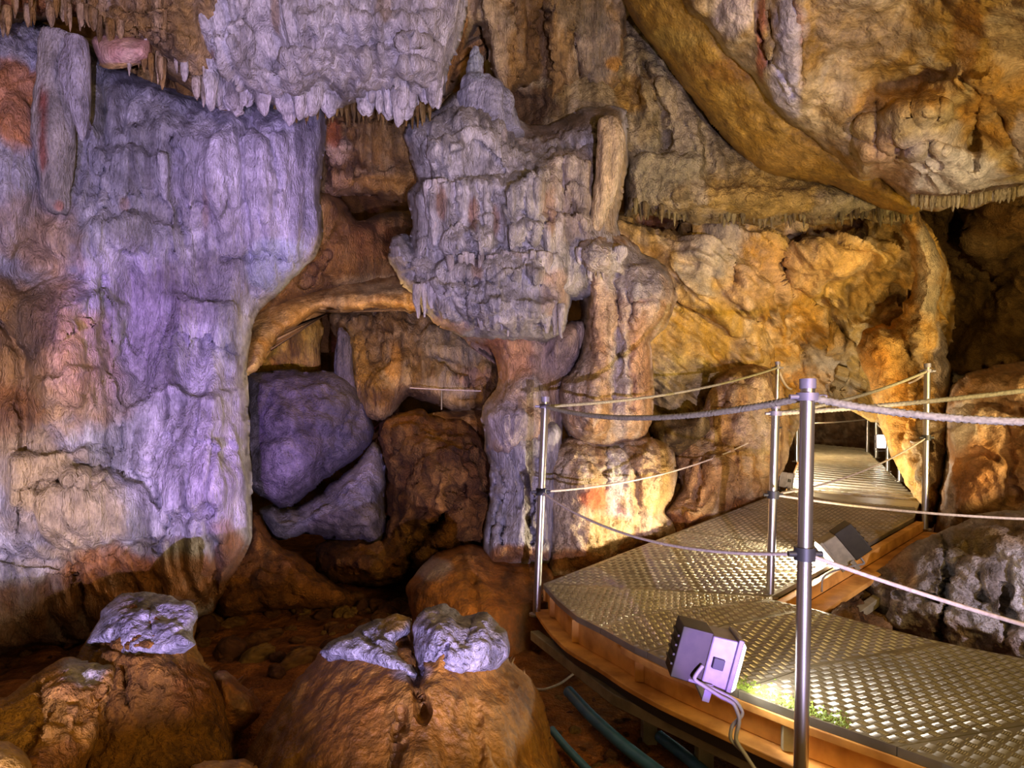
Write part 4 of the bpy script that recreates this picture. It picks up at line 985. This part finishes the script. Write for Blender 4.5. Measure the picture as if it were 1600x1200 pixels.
def frame_along(path):
    path = np.asarray(path, float)
    T = np.gradient(path, axis=0); T /= np.linalg.norm(T, axis=1)[:, None] + 1e-12
    up = np.array([0, 0, 1.0])
    N = np.cross(T, up); bad = np.linalg.norm(N, axis=1) < .05
    N[bad] = np.cross(T[bad], np.array([1.0, 0, 0])); N /= np.linalg.norm(N, axis=1)[:, None]
    for i in range(1, len(N)):
        if N[i] @ N[i - 1] < 0: N[i] = -N[i]
    return path, T, N, np.cross(T, N)


def tube(name, path, r, mat, parent=None, seg=10, twist=0.0, strands=3, groove=.18, local=False, smooth=True, radii=None):
    path, T, N, B = frame_along(path)
    L = np.r_[0, np.cumsum(np.linalg.norm(np.diff(path, axis=0), axis=1))]
    V = []
    for i in range(len(path)):
        a = np.linspace(0, 2 * math.pi, seg, endpoint=False)
        rr_ = np.full(seg, r if radii is None else radii[i])
        if twist:
            rr_ = rr_ * (1 + groove * (np.abs(np.cos((a + L[i] * twist) * strands / 2)) - .6))
        V.append(path[i] + (N[i][None] * np.cos(a)[:, None] + B[i][None] * np.sin(a)[:, None]) * rr_[:, None])
    V = np.vstack(V)
    Fc = []
    for i in range(len(path) - 1):
        for k in range(seg):
            j = (k + 1) % seg
            Fc.append([i * seg + k, i * seg + j, (i + 1) * seg + j, (i + 1) * seg + k])
    Fc.append(list(range(seg))[::-1]); m = (len(path) - 1) * seg; Fc.append(list(range(m, m + seg)))
    return link_mesh(name, V, Fc, mat, parent, smooth, local=local)


def cyl(name, a, b, r, mat, parent, seg=24, local=False, r2=None):
    a = Vector(a); b = Vector(b)
    rd = None if r2 is None else [r, r, r2, r2]
    e = (b - a) * .001
    o = tube(name, [a, a + e, b - e, b], r, mat, parent, seg, radii=rd, local=local)
    for p in o.data.polygons:
        if len(p.vertices) > 4: p.use_smooth = False
    return o


def plane3(a, b, c):
    n = (b - a).cross(c - a).normalized()
    return a, n


def PP(px, py, pl):
    o = Vector((0, 0, ZC)); d = Vector(((px - HX) / F, 1, -(py - HY) / F))
    return o + d * ((pl[0] - o).dot(pl[1]) / d.dot(pl[1]))


wk = empty('walkway', (1.2, 3.0, -.3))
A = PZ(848, 912, 0); B = PZ(1208, 932, 0); C = PZ(1429, 809, .22)
RP = plane3(A, B, C)
D = PP(1226, 766, RP)
zz = lambda lst: [PZ(x, y, 0) for x, y in lst]
BAR = (.033, .5, .024, .0048, .0024)
panels = [
    [(848, 912), (870, 938), (900, 963), (937, 981), (1007, 957), (1140, 944), (1208, 937), (1208, 932)],
    [(937, 981), (948, 987), (991, 1011), (1010, 1019), (1130, 977), (1267, 950), (1208, 937), (1140, 944), (1007, 957)],
    [(1010, 1019), (1047, 1037), (1141, 1074), (1152, 1079), (1264, 1042), (1477, 1004), (1446, 997), (1337, 969), (1267, 950), (1130, 977)],
    [(1152, 1079), (1245, 1114), (1280, 1126), (1400, 1167), (1600, 1133), (1780, 1105), (1760, 1062), (1596, 1028), (1477, 1004), (1264, 1042)],
    [(1400, 1167), (1470, 1192), (1560, 1230), (1700, 1290), (2100, 1240), (1950, 1110), (1760, 1062), (1780, 1105), (1600, 1133)],
]
for i, pn in enumerate(panels):
    poly_prism('deck_panel', zz(pn), .028, M_DECK, wk, (BAR[0], .25 + .22 * i - .5, *BAR[2:]))
prev = 0
for i, t in enumerate((.22, .46, .74, 1.0)):
    q = [A.lerp(D, prev), B.lerp(C, prev), B.lerp(C, t), A.lerp(D, t)]
    poly_prism('ramp_panel', q, .028, M_DECK, wk, (BAR[0], .75, *BAR[2:]))
    prev = t
# upper ramp beyond, with transverse bars
NR = PZ(1438, 784, .22); NL = PZ(1229, 768, .285); FR = PZ(1358, 706, .46); FL = PZ(1258, 697, .52)
poly_prism('landing_panel', [D, C, NR, NL + Vector((0, .01, 0))], .028, M_DECK, wk, (.036, .7, .027, .006, .004))
prev = 0
for t in (.22, .45, .7, 1.0):
    q = [NL.lerp(FL, prev), NR.lerp(FR, prev), NR.lerp(FR, t), NL.lerp(FL, t)]
    poly_prism('ramp_panel', q, .03, M_DECK, wk, (.05, .8, .04, .012, .004))
    prev = t
for i in range(26):
    t = (i + .5) / 26
    a_ = NL.lerp(FL, t) + Vector((.02, 0, .018)); b_ = NR.lerp(FR, t) + Vector((-.02, 0, .018))
    beam('grip_strip', [a_, b_], .05, .022, M_TREAD, wk)
END = (FR - FL)
poly_prism('landing_panel', [FL, FR, FR + Vector((.3, .6, .02)), FL + Vector((.3, .6, .02))], .03, M_DECK, wk, (.10, .8, .085, .026, .012))

edge_px = [(848, 912), (870, 938), (900, 963), (948, 987), (991, 1011), (1047, 1037), (1141, 1074), (1245, 1114), (1280, 1126), (1407, 1169), (1470, 1192), (1560, 1230), (1700, 1290)]
E = zz(edge_px)


def offset(path, d, z):
    out = []
    for i, p in enumerate(path):
        a = path[max(i - 1, 0)]; b = path[min(i + 1, len(path) - 1)]
        t = (b - a); t.z = 0; t.normalize()
        s = Vector((t.y, -t.x, 0))        # to the right of travel
        out.append(Vector((p.x, p.y, 0)) + s * d + Vector((0, 0, z)))
    return out


Efull = [Vector(p) for p in spline([(p.x, p.y, 0) for p in E], closed=False, n=4)]
beam('edge_fascia', offset(Efull, -.045, -.029), .03, .115, M_TIMBER, wk)
beam('edge_ledge', offset(Efull, -.015, -.145), .13, .022, M_TIMBER, wk)
beam('edge_kerb', offset(Efull[14:], -.015, -.029), .03, .03, M_TIMBER, wk)
for t_ in (2, 7, 16, 27):
    p0 = offset(Efull, -.022, -.034)[t_]
    poly = [p0 + Vector(v) for v in ((-.02, -.012, 0), (.02, -.024, 0), (.02, .0, 0), (-.02, .01, 0))]
    poly_prism('fascia_cleat', poly, .106, M_OLIVE if t_ == 27 else M_TIMBER, wk)
beam('shaded_gap_bar', offset(Efull, -.03, -.168), .08, .06, M_BLACK, wk)  # black bar stands in for the shaded gap under the ledge
ob = [PZ(835, 985, -.225), PZ(964, 1082, -.225), PZ(1110, 1150, -.225), PZ(1250, 1215, -.225), PZ(1400, 1290, -.225)]
beam('olive_edge_beam', ob, .05, .05, M_OLIVE, wk)
for (x, y) in ((1003, 1105), (1090, 1146), (1180, 1190)):
    p = PZ(x, y, -.276); p += Vector((.04, .05, 0))
    beam('support_leg', [p + Vector((-.03, 0, 0)), p + Vector((.03, 0, 0))], .06, .36, M_OLIVE, wk)
# right-hand timbers of the ramp
BC = [B + Vector((.0, .0, -.03)), C + Vector((.0, .0, -.03))]
beam('ramp_side_beam', [BC[0] + Vector((.02, -.03, .008)), BC[1] + Vector((.02, -.03, .008))], .05, .07, M_TIMBER, wk)
beam('ramp_ledge_beam', [BC[0] + Vector((.08, -.09, -.062)), BC[1] + Vector((.08, -.09, -.062))], .12, .03, M_TIMBER, wk)
beam('ramp_under_beam', [BC[0] + Vector((.16, -.16, -.13)), BC[1] + Vector((.16, -.16, -.13))], .05, .05, M_OLIVE, wk)
beam('far_edge_beam', [A + Vector((.02, .02, -.03)), D + Vector((.02, .02, -.03))], .05, .08, M_TIMBER, wk)
for t_ in (.1, .5, .9):
    p = B.lerp(C, t_) + Vector((.0, .06, -.10))
    beam('support_leg', [p + Vector((-.04, 0, 0)), p + Vector((.04, 0, 0))], .07, .55, M_TIMBER, wk)
    p = A.lerp(D, t_) + Vector((.10, -.02, -.10))
    beam('support_leg', [p + Vector((-.04, 0, 0)), p + Vector((.04, 0, 0))], .07, .55, M_TIMBER, wk)
for (l, r_) in ((NL, FL), (NR, FR)):
    beam('ramp_side_beam', [l + Vector((0, 0, -.03)), r_ + Vector((0, 0, -.03))], .05, .10, M_TIMBER, wk)
for t_ in (.05, .5, .95):
    for (l, r_) in ((NL, FL), (NR, FR)):
        p = l.lerp(r_, t_) + Vector((0, 0, -.13))
        beam('support_leg', [p + Vector((-.04, 0, 0)), p + Vector((.04, 0, 0))], .07, .75, M_TIMBER, wk)
tag(wk, 'curving raised walkway of metal tread plates on orange timber beams', 'walkway')

# ---------------------------------------------------------------- rail posts
def post(pt, pb, Y, cl, label, r=.0215, Yb=None, group=None, cap=True):
    top = PD(pt[0], pt[1], Y); bot = PD(pb[0], pb[1], Yb or Y)
    t = empty('rail_post', tuple(bot))
    cyl('tube', bot, top - Vector((0, 0, .02)), r, M_STEEL, t)
    if cap:
        cyl('cap', top - Vector((0, 0, .03)), top, r * 1.12, M_GREY, t)
    ax = (top - bot).normalized()
    ctop = top - ax * .055
    cyl('collar', ctop - ax * .012, ctop + ax * .012, r * 1.5, M_GREY, t)
    cyl('lug', ctop + Vector((-r * 2.6, -.004, 0)), ctop + Vector((r * 2.6, -.004, 0)), .008, M_GREY, t, 10)
    if cl:
        k = PD(cl[0], cl[1], Y)
        f = (k.z - bot.z) / (top.z - bot.z)
        k = bot.lerp(top, f)
        cyl('clamp', k - ax * .02, k + ax * .02, r * 1.45, M_BLACK, t)
        cyl('clamp_bolt', k + Vector((-r * 2.4, -.004, 0)), k + Vector((r * 2.4, -.004, 0)), .009, M_BLACK, t, 10)
        k = k.copy()
    cyl('base_flange', bot, bot + ax * .012, r * 1.9, M_STEEL, t)
    tag(t, label, 'post', group)
    return t, ctop, (k if cl else None)


p_main, m_t, m_l = post((1262, 592), (1251, 1218), 1.955, (1258, 865), 'stainless steel rail post in the foreground, thickest and tallest of the rail posts')
p_left, l_t, l_l = post((852, 620), (838, 962), 3.66, (848, 768), 'steel rail post at the left corner of the tread-plate deck', Yb=3.62)
p_mid, c_t, c_l = post((1212, 630), (1203, 934), 3.43, (1206, 773), 'steel rail post at the foot of the ramp beside the warm floodlight')
p_r, r_t, r_l = post((1449, 568), (1445, 828), 4.66, (1447, 684), 'steel rail post at the upper right corner of the first ramp, before the orange pillar')
p_b, b_t, b_l = post((1215, 565), (1210, 772), 5.75, (1213, 668), 'steel post at the far left corner of the first ramp, half hidden', r=.02)
p_f1, f1_t, f1_l = post((1408, 590), (1406, 752), 6.7, (1406, 669), 'bright steel post on the right rail of the far ramp, nearest of its four', r=.024)
p_f2, f2_t, f2_l = post((1388, 597), (1387, 738), 7.6, (1387, 656), 'grey post second on the right rail of the far ramp', r=.022)
p_f3, f3_t, f3_l = post((1370, 604), (1369, 716), 9.0, (1369, 658), 'thin post third on the right rail of the far ramp', r=.024)
p_f4, f4_t, f4_l = post((1356, 604), (1355, 708), 9.8, (1355, 655), 'thin farthest post at the right end of the far ramp', r=.024)
p_g1, g1_t, g1_l = post((1246, 590), (1245, 722), 8.4, (1246, 662), 'pale post on the left rail of the far ramp, just left of the foreground post', r=.03)
p_g2, g2_t, g2_l = post((1253, 600), (1252, 712), 9.4, (1252, 658), 'thin post on the left rail of the far ramp, almost hidden by the foreground post', r=.024)
Q1t, Q1l = Vector((2.05, 1.42, 1.02)), Vector((2.05, 1.50, .24))
Q2t, Q2l = Vector((4.0, 3.05, 1.32)), Vector((4.0, 3.05, .50))

# ---------------------------------------------------------------- ropes
def rope(a, b, pym, r, label, mat=None, thick=False, n=None):
    a = Vector(a); b = Vector(b)
    m = (a + b) / 2
    zm = ZC - (pym - HY) / F * m.y
    sag = m.z - zm
    L = (b - a).length
    n = n or int(max(16, L / (.006 if thick else .03)))
    t = np.linspace(0, 1, n)
    P = np.array(a)[None] * (1 - t)[:, None] + np.array(b)[None] * t[:, None]
    P[:, 2] -= sag * 4 * t * (1 - t)
    o = tube('rope', P, r, mat or M_ROPE, None, 9 if thick else 7, twist=(120 if thick else 0), groove=.5)
    tag(o, label, 'rope')
    return o


rope(l_t, b_t, 611, .010, 'pale upper rope from the left corner post up to the far left ramp post')
rope(l_t, m_t, 653, .011, 'dark upper rope sagging from the left corner post to the foreground post', thick=True)
rope(m_t, Q1t, 659, .011, 'thick upper rope leaving the foreground post towards the right edge', thick=True)
rope(c_t, Q2t, 606, .012, 'thick upper rope rising to the right edge behind the foreground rope', thick=True)
rope(c_t, r_t, 617, .0095, 'upper rope from the ramp-foot post up to the ramp-top post on the right', thick=True)
rope(r_t, f1_t, 597, .009, 'short slack white rope looping from the ramp-top post to the far rail', M_CORD)
rope(b_t, g1_t, 607, .013, 'short upper rope curving down behind the foreground post on the left rail', M_CORD)
rope(g1_t, f4_t, 610, .010, 'thin pale rope across the far end of the upper ramp', M_CORD)
rope(f1_t, f2_t, 602, .009, 'short upper rope between the two nearest posts of the far right rail', M_CORD)
rope(f2_t, f3_t, 612, .010, 'short upper rope between second and third posts of the far right rail', M_CORD)
rope(l_l, b_l, 731, .0065, 'thin pale lower cord from the left corner post to the far left ramp post', M_CORD)
rope(l_l, m_l, 838, .006, 'thin dark lower cord from the left corner post to the foreground post', M_CORD)
rope(m_l, Q1l, 985 + 6, .0065, 'thin lower cord descending from the foreground post to the right edge', M_CORD)
rope(c_l, Q2l, 812, .007, 'thin lower cord running from the ramp-foot post to the right edge', M_CORD)
rope(c_l, r_l, 737, .006, 'thin lower cord climbing along the right side of the first ramp', M_CORD)
rope(r_l, f1_l, 690, .008, 'slack lower cord looping from the ramp-top post to the far rail', M_CORD)
rope(f1_l, f2_l, 672, .009, 'small slack lower cord on the nearer part of the far right rail', M_CORD)
rope(f2_l, f3_l, 668, .010, 'small slack lower cord on the farther part of the far right rail', M_CORD)
rope(g1_l, f4_l, 660, .010, 'thin lower cord across the far end of the upper ramp', M_CORD)

# ---------------------------------------------------------------- floodlights
def box_verts(x0, x1, hy0, hz0, hy1, hz1):
    return [(x0, -hy0, -hz0), (x0, hy0, -hz0), (x0, hy0, hz0), (x0, -hy0, hz0), (x1, -hy1, -hz1), (x1, hy1, -hz1), (x1, hy1, hz1), (x1, -hy1, hz1)]


BF = [[0, 3, 2, 1], [4, 5, 6, 7], [0, 1, 5, 4], [1, 2, 6, 5], [2, 3, 7, 6], [3, 0, 4, 7]]


def bevelled(name, V, mat, parent, w=.006, Fc=None):
    o = link_mesh(name, V, Fc or BF, mat, parent, smooth=False, local=True)
    b = o.modifiers.new('bevel', 'BEVEL'); b.width = w; b.segments = 3
    return o


def floodlight(loc, direction, label, s=1.0, rear=M_BROWNBOX, front=M_GREY, lens=M_GLOW, roll=0.0, group=None):
    t = empty('floodlight', tuple(loc))
    d = Vector(direction).normalized()
    t.rotation_euler = (d.to_track_quat('X', 'Z') @ Matrix.Rotation(roll, 4, 'X').to_quaternion()).to_euler()
    t.scale = (s, s, s)
    h = bevelled('rear_box', box_verts(-.125, -.022, .062, .088, .060, .090), rear, t, .004)
    for k in range(4):     # cooling ribs on the rear box
        bevelled('cooling_rib', box_verts(-.112, -.103, .05, .004, .05, .004) if False else [(x, y, z + (k - 1.5) * .032) for x, y, z in box_verts(-.133, -.120, .05, .004, .05, .004)], rear, t, .001)
    bevelled('housing', box_verts(-.024, .060, .060, .082, .066, .088), front, t)
    bevelled('bezel', box_verts(.056, .074, .074, .096, .074, .096), front, t, .004)
    bevelled('lens', box_verts(.0735, .092, .066, .088, .052, .074), lens, t, .008)
    gl = bevelled('cable_gland', [(x + .012, y - .068, z) for x, y, z in box_verts(-.018, .018, .008, .018, .008, .018)], M_BLACK, t, .002)
    # yoke bracket under the housing
    V = []
    for (a, b) in (((-.012, -.074, -.02), (.012, -.068, .02)),):
        pass
    yk = []
    for y in (-.078, .078):
        yk += [[(x, yy, z) for x in (-.012, .012) for yy in (y - .003, y + .003) for z in (-.125, -.07)]]
    for q in yk:
        cube = [q[0], q[2], q[3], q[1], q[4], q[6], q[7], q[5]]
        bevelled('bracket_arm', cube, front, t, .001)
    bevelled('bracket_plate', [(-.012, -.081, -.128), (-.012, .081, -.128), (-.012, .081, -.122), (-.012, -.081, -.122), (.012, -.081, -.128), (.012, .081, -.128), (.012, .081, -.122), (.012, -.081, -.122)], front, t, .001)
    tag(t, label, 'floodlight', group)
    return t


L1 = PD(1110, 1024, 2.17)
d1 = Vector((.96, -.10, -.25))
fl1 = floodlight(L1, d1, 'floodlight with violet-lit side and glowing white lens, on the near edge of the deck', 1.0)
L2 = PD(1311, 856, 3.84)
d2 = Vector((-.68, .16, -.56))
fl2 = floodlight(L2, d2, 'brown floodlight glaring white, tilted on the ramp beam behind the foreground post', 1.08, M_BROWNBOX, M_BROWNBOX2)
L3 = PD(1377, 690, 8.6)
fl3 = floodlight(L3, Vector((-.35, -.95, .05)), 'small white floodlight among the far right rail posts', 1.0, M_GREY, M_GREY)
L4 = PD(1226, 750, 6.1)
fl4 = floodlight(L4, Vector((.93, .30, -.16)), 'small glaring floodlight at the left start of the far ramp', .8, M_GREY, M_GREY)


def lamp_at(t, name, power, color, ang=130, size=.05, off=.13, blend=.6):
    d = bpy.data.lights.new(name, 'SPOT'); d.energy = power; d.color = color; d.spot_size = math.radians(ang); d.spot_blend = blend; d.shadow_soft_size = size
    o = bpy.data.objects.new(name, d)
    q = t.rotation_euler.to_quaternion()
    ax = q @ Vector((1, 0, 0))
    o.location = Vector(t.location) + ax * off
    o.rotation_euler = ax.to_track_quat('-Z', 'Y').to_euler()
    COL.objects.link(o)
    return o


lamp_at(fl1, 'floodlight_beam', 16, (.98, .94, 1.0))
lamp_at(fl2, 'floodlight_beam', 420, (1.0, .86, .62), 160)
lamp_at(fl3, 'floodlight_beam', 12, (1.0, .9, .75), 150)
lamp_at(fl4, 'floodlight_beam', 150, (1.0, .93, .8), 150)
# cables of the near floodlight
cab = [PD(1098, 1040, 2.10), PD(1085, 1060, 2.09), PD(1100, 1072, 2.08), PD(1125, 1088, 2.06), PD(1146, 1100, 2.04), PD(1155, 1125, 2.03), PD(1150, 1155, 2.02), PD(1165, 1180, 2.0), PD(1185, 1210, 1.98)]
tag(tube('cable', spline([tuple(p) for p in cab], closed=False, n=8), .0065, M_CABLE, None, 8), 'grey cable drooping from the violet-lit floodlight over the beams', 'cable')
cab2 = [PD(1076, 1062, 2.12), PD(1095, 1068, 2.10), PD(1122, 1080, 2.08), PD(1148, 1094, 2.06), PD(1160, 1115, 2.05), PD(1144, 1135, 2.04), PD(1142, 1155, 2.03), PD(1158, 1172, 2.02)]
tag(tube('cable', spline([tuple(p) for p in cab2], closed=False, n=8), .006, M_CABLE, None, 8), 'second cable looping beside the first below the near floodlight', 'cable')
cab3 = [PD(1340, 866, 3.80), PD(1350, 880, 3.78), PD(1335, 884, 3.74), PD(1300, 893, 3.66), PD(1285, 905, 3.62), PD(1284, 925, 3.60)]
tag(tube('cable', spline([tuple(p) for p in cab3], closed=False, n=8), .006, M_CABLE, None, 8), 'short cable under the brown floodlight on the ramp beam', 'cable')
cab4 = [PZ(750, 972, -.30), PZ(790, 977, -.32), PZ(830, 976, -.32), PZ(850, 970, -.30)]
tag(tube('cable', spline([tuple(p) for p in cab4], closed=False, n=8), .006, M_CORD, None, 7), 'tan cable lying across the mound to the deck corner', 'cable')
cab5 = [PZ(825, 1075, -.40), PZ(850, 1077, -.41), PZ(875, 1068, -.41), PZ(897, 1052, -.40)]
tag(tube('cable', spline([tuple(p) for p in cab5], closed=False, n=8), .006, M_CORD, None, 7), 'tan cable curving on the ground under the deck edge', 'cable')

# blue pipes
tag(tube('pipe', spline([tuple(PZ(888, 1080, -.36)), tuple(PZ(925, 1120, -.38)), tuple(PZ(975, 1165, -.40)), tuple(PZ(1040, 1215, -.41))], closed=False, n=8), .026, M_BLUE, None, 16), 'thick blue-grey pipe lying under the deck edge', 'pipe')
tag(tube('pipe', spline([tuple(PZ(862, 1140, -.38)), tuple(PZ(885, 1168, -.39)), tuple(PZ(925, 1210, -.40))], closed=False, n=8), .016, M_BLUE, None, 14), 'thin blue pipe beside the big centre boulder', 'pipe')
tag(tube('pipe', spline([tuple(PZ(1030, 1150, -.40)), tuple(PZ(1075, 1185, -.41)), tuple(PZ(1120, 1225, -.42))], closed=False, n=8), .024, M_BLUE, None, 16), 'dark blue pipe partly hidden below the olive beam', 'pipe')

# added unseen shutters: plates behind the camera cut lamp light off at deck height
for (x, nm) in ((-.2, 'unseen shutter added under the violet lamps, on a stand behind the camera'), (.60, 'unseen shutter added under the lavender lamps, on a stand behind the camera')):
    t = empty('lamp_shutter', (x, -1.5, -.7))
    wd_ = .30 if x < 0 else .15
    V = [(x - wd_, -1.62, .095), (x + wd_, -1.62, .095), (x + wd_ + .06, -1.15, .121), (x - wd_ - .06, -1.15, .121)]
    V += [(a, b, c - .006) for a, b, c in V]
    link_mesh('shutter_plate', V, [[0, 1, 2, 3], [7, 6, 5, 4], [0, 4, 5, 1], [1, 5, 6, 2], [2, 6, 7, 3], [3, 7, 4, 0]], M_BLACK, t, False)
    V = [(x - wd_, -1.62, .09), (x + wd_, -1.62, .09), (x + wd_, -1.60, .09), (x - wd_, -1.60, .09)]; V += [(a, b, .30) for a, b, c in V]
    link_mesh('rear_plate', V, [[3, 2, 1, 0], [4, 5, 6, 7], [0, 1, 5, 4], [1, 2, 6, 5], [2, 3, 7, 6], [3, 0, 4, 7]], M_BLACK, t, False)
    cyl('stand', (x, -1.5, -.7), (x, -1.5, .09), .02, M_BLACK, t, 12)
    tag(t, nm, 'lamp')

# distant rope rail behind the column stem
t = empty('rail_post', tuple(PD(690, 640, 5.35)))
cyl('tube', PD(690, 640, 5.35), PD(690, 608, 5.35), .006, M_OLIVE, t, 10)
tag(t, 'tiny distant rail post left of the column stem', 'post')
rope(PD(640, 606, 5.3), PD(752, 611, 5.3), 609, .004, 'distant pale rope left of the column stem', M_CORD)

# moss on the deck edge
rm = random.Random(5)
V = []; Fc = []
for i in range(900):
    px = rm.uniform(1150, 1330); py = np.interp(px, [1141, 1245, 1330], [1074, 1114, 1144]) - abs(rm.gauss(0, 9)) - 3
    if rm.random() < (px - 1150) / 260: continue
    p = PZ(px, py, .0); r = rm.uniform(.003, .007); h = rm.uniform(.003, .009)
    b = len(V); a0 = rm.uniform(0, 6)
    for k in range(5):
        V.append((p.x + r * math.cos(a0 + k * 1.2566), p.y + r * math.sin(a0 + k * 1.2566), p.z + .0005))
    V.append((p.x, p.y, p.z + h))
    for k in range(5): Fc.append([b + k, b + (k + 1) % 5, b + 5])
o = link_mesh('moss', V, Fc, M_MOSS)
tag(o, 'bright green moss growing on the deck edge under the near floodlight', 'moss', kind='stuff')

# ---------------------------------------------------------------- loose stones
rs = random.Random(21)
protos = []
for k in range(5):
    n1, n2 = 14, 22
    th = np.linspace(0, math.pi, n1)[:, None]; ph = np.linspace(0, 2 * math.pi, n2, endpoint=False)[None]
    X = np.sin(th) * np.cos(ph) + 0 * th; Yv = np.sin(th) * np.sin(ph) + 0 * th; Z = np.cos(th) + 0 * ph
    P = np.c_[X.ravel(), Yv.ravel(), Z.ravel()]
    f1, f2 = worley(P[:, 0] * 1.2 + k * 3, P[:, 1] * 1.2, P[:, 2] * 1.2)
    P = P * (.72 + .5 * f1 + .4 * (fbm(P[:, 0] * 2 + k * 5, P[:, 1] * 2, P[:, 2] * 2, 3) - .5))[:, None] * [1, .8, .6]
    Fc = [[i * n2 + j, (i + 1) * n2 + j, (i + 1) * n2 + (j + 1) % n2, i * n2 + (j + 1) % n2] for i in range(n1 - 1) for j in range(n2)]
    cl = color_fn(P, P[:, 0] * 0, P[:, 0] * 0, [('#8a5a2c', '#6c4420', '#a07444', '#3c240e'), ('#7c4c22', '#5c3414', '#946434', '#2c1808'), ('#9c7038', '#80562a', '#b48c54', '#4c3010'), ('#74482a', '#54301a', '#8c5c3c', '#2c180c'), ('#ac8440', '#8c682c', '#bc9c60', '#5c3c14')][k], [], 1.5, .3, k)
    me = bpy.data.meshes.new('stone'); me.from_pydata(P.tolist(), [], Fc); me.polygons.foreach_set('use_smooth', np.ones(len(me.polygons), dtype=bool))
    ca = me.color_attributes.new('Col', 'FLOAT_COLOR', 'POINT'); c4 = np.ones((len(P), 4), dtype=np.float32); c4[:, :3] = cl; ca.data.foreach_set('color', c4.ravel())
    me.materials.append(R_CRAG)
    protos.append(me)


def stone(px, py, s, label, group=None, k=None):
    p = PZ(px, py, -.43)
    for _ in range(3):
        z = float(floor_z(np.array([p.x]), np.array([p.y]))[0]); p = PZ(px, py, z)
    o = bpy.data.objects.new('stone', protos[rs.randrange(5) if k is None else k])
    o.location = p + Vector((0, 0, s * .30)); o.scale = (s * rs.uniform(.8, 1.3), s * rs.uniform(.8, 1.2), s * rs.uniform(.7, 1.1))
    o.rotation_euler = (rs.uniform(-.3, .3), rs.uniform(-.3, .3), rs.uniform(0, 6.28))
    COL.objects.link(o)
    tag(o, label, 'stone', group)


for i in range(150):
    px = rs.uniform(290, 650); py = rs.uniform(925, 1075)
    if py > 1075 - abs(px - 400) * .35: continue
    stone(px, py, rs.uniform(.025, .075) * (1 if rs.random() < .8 else 1.5), 'small brown stone among the rubble between the front boulders and the dark rocks', 'loose rubble stones on the cave floor')
for i in range(30):
    px = rs.uniform(-40, 150); py = rs.uniform(1000, 1060)
    stone(px, py, rs.uniform(.015, .05), 'small brown stone in the dark strip below the left wall', 'loose stones below the left wall')
for i in range(34):
    px = rs.uniform(870, 1050); py = rs.uniform(1090, 1210)
    stone(px, py, rs.uniform(.012, .035), 'small stone on the ground around the blue pipes', 'loose stones around the blue pipes')
stone(470, 958, .085, 'yellowish stone standing out in the dark rubble', k=4)
stone(555, 945, .10, 'largest reddish-brown stone at the back of the rubble', k=0)

#@@END
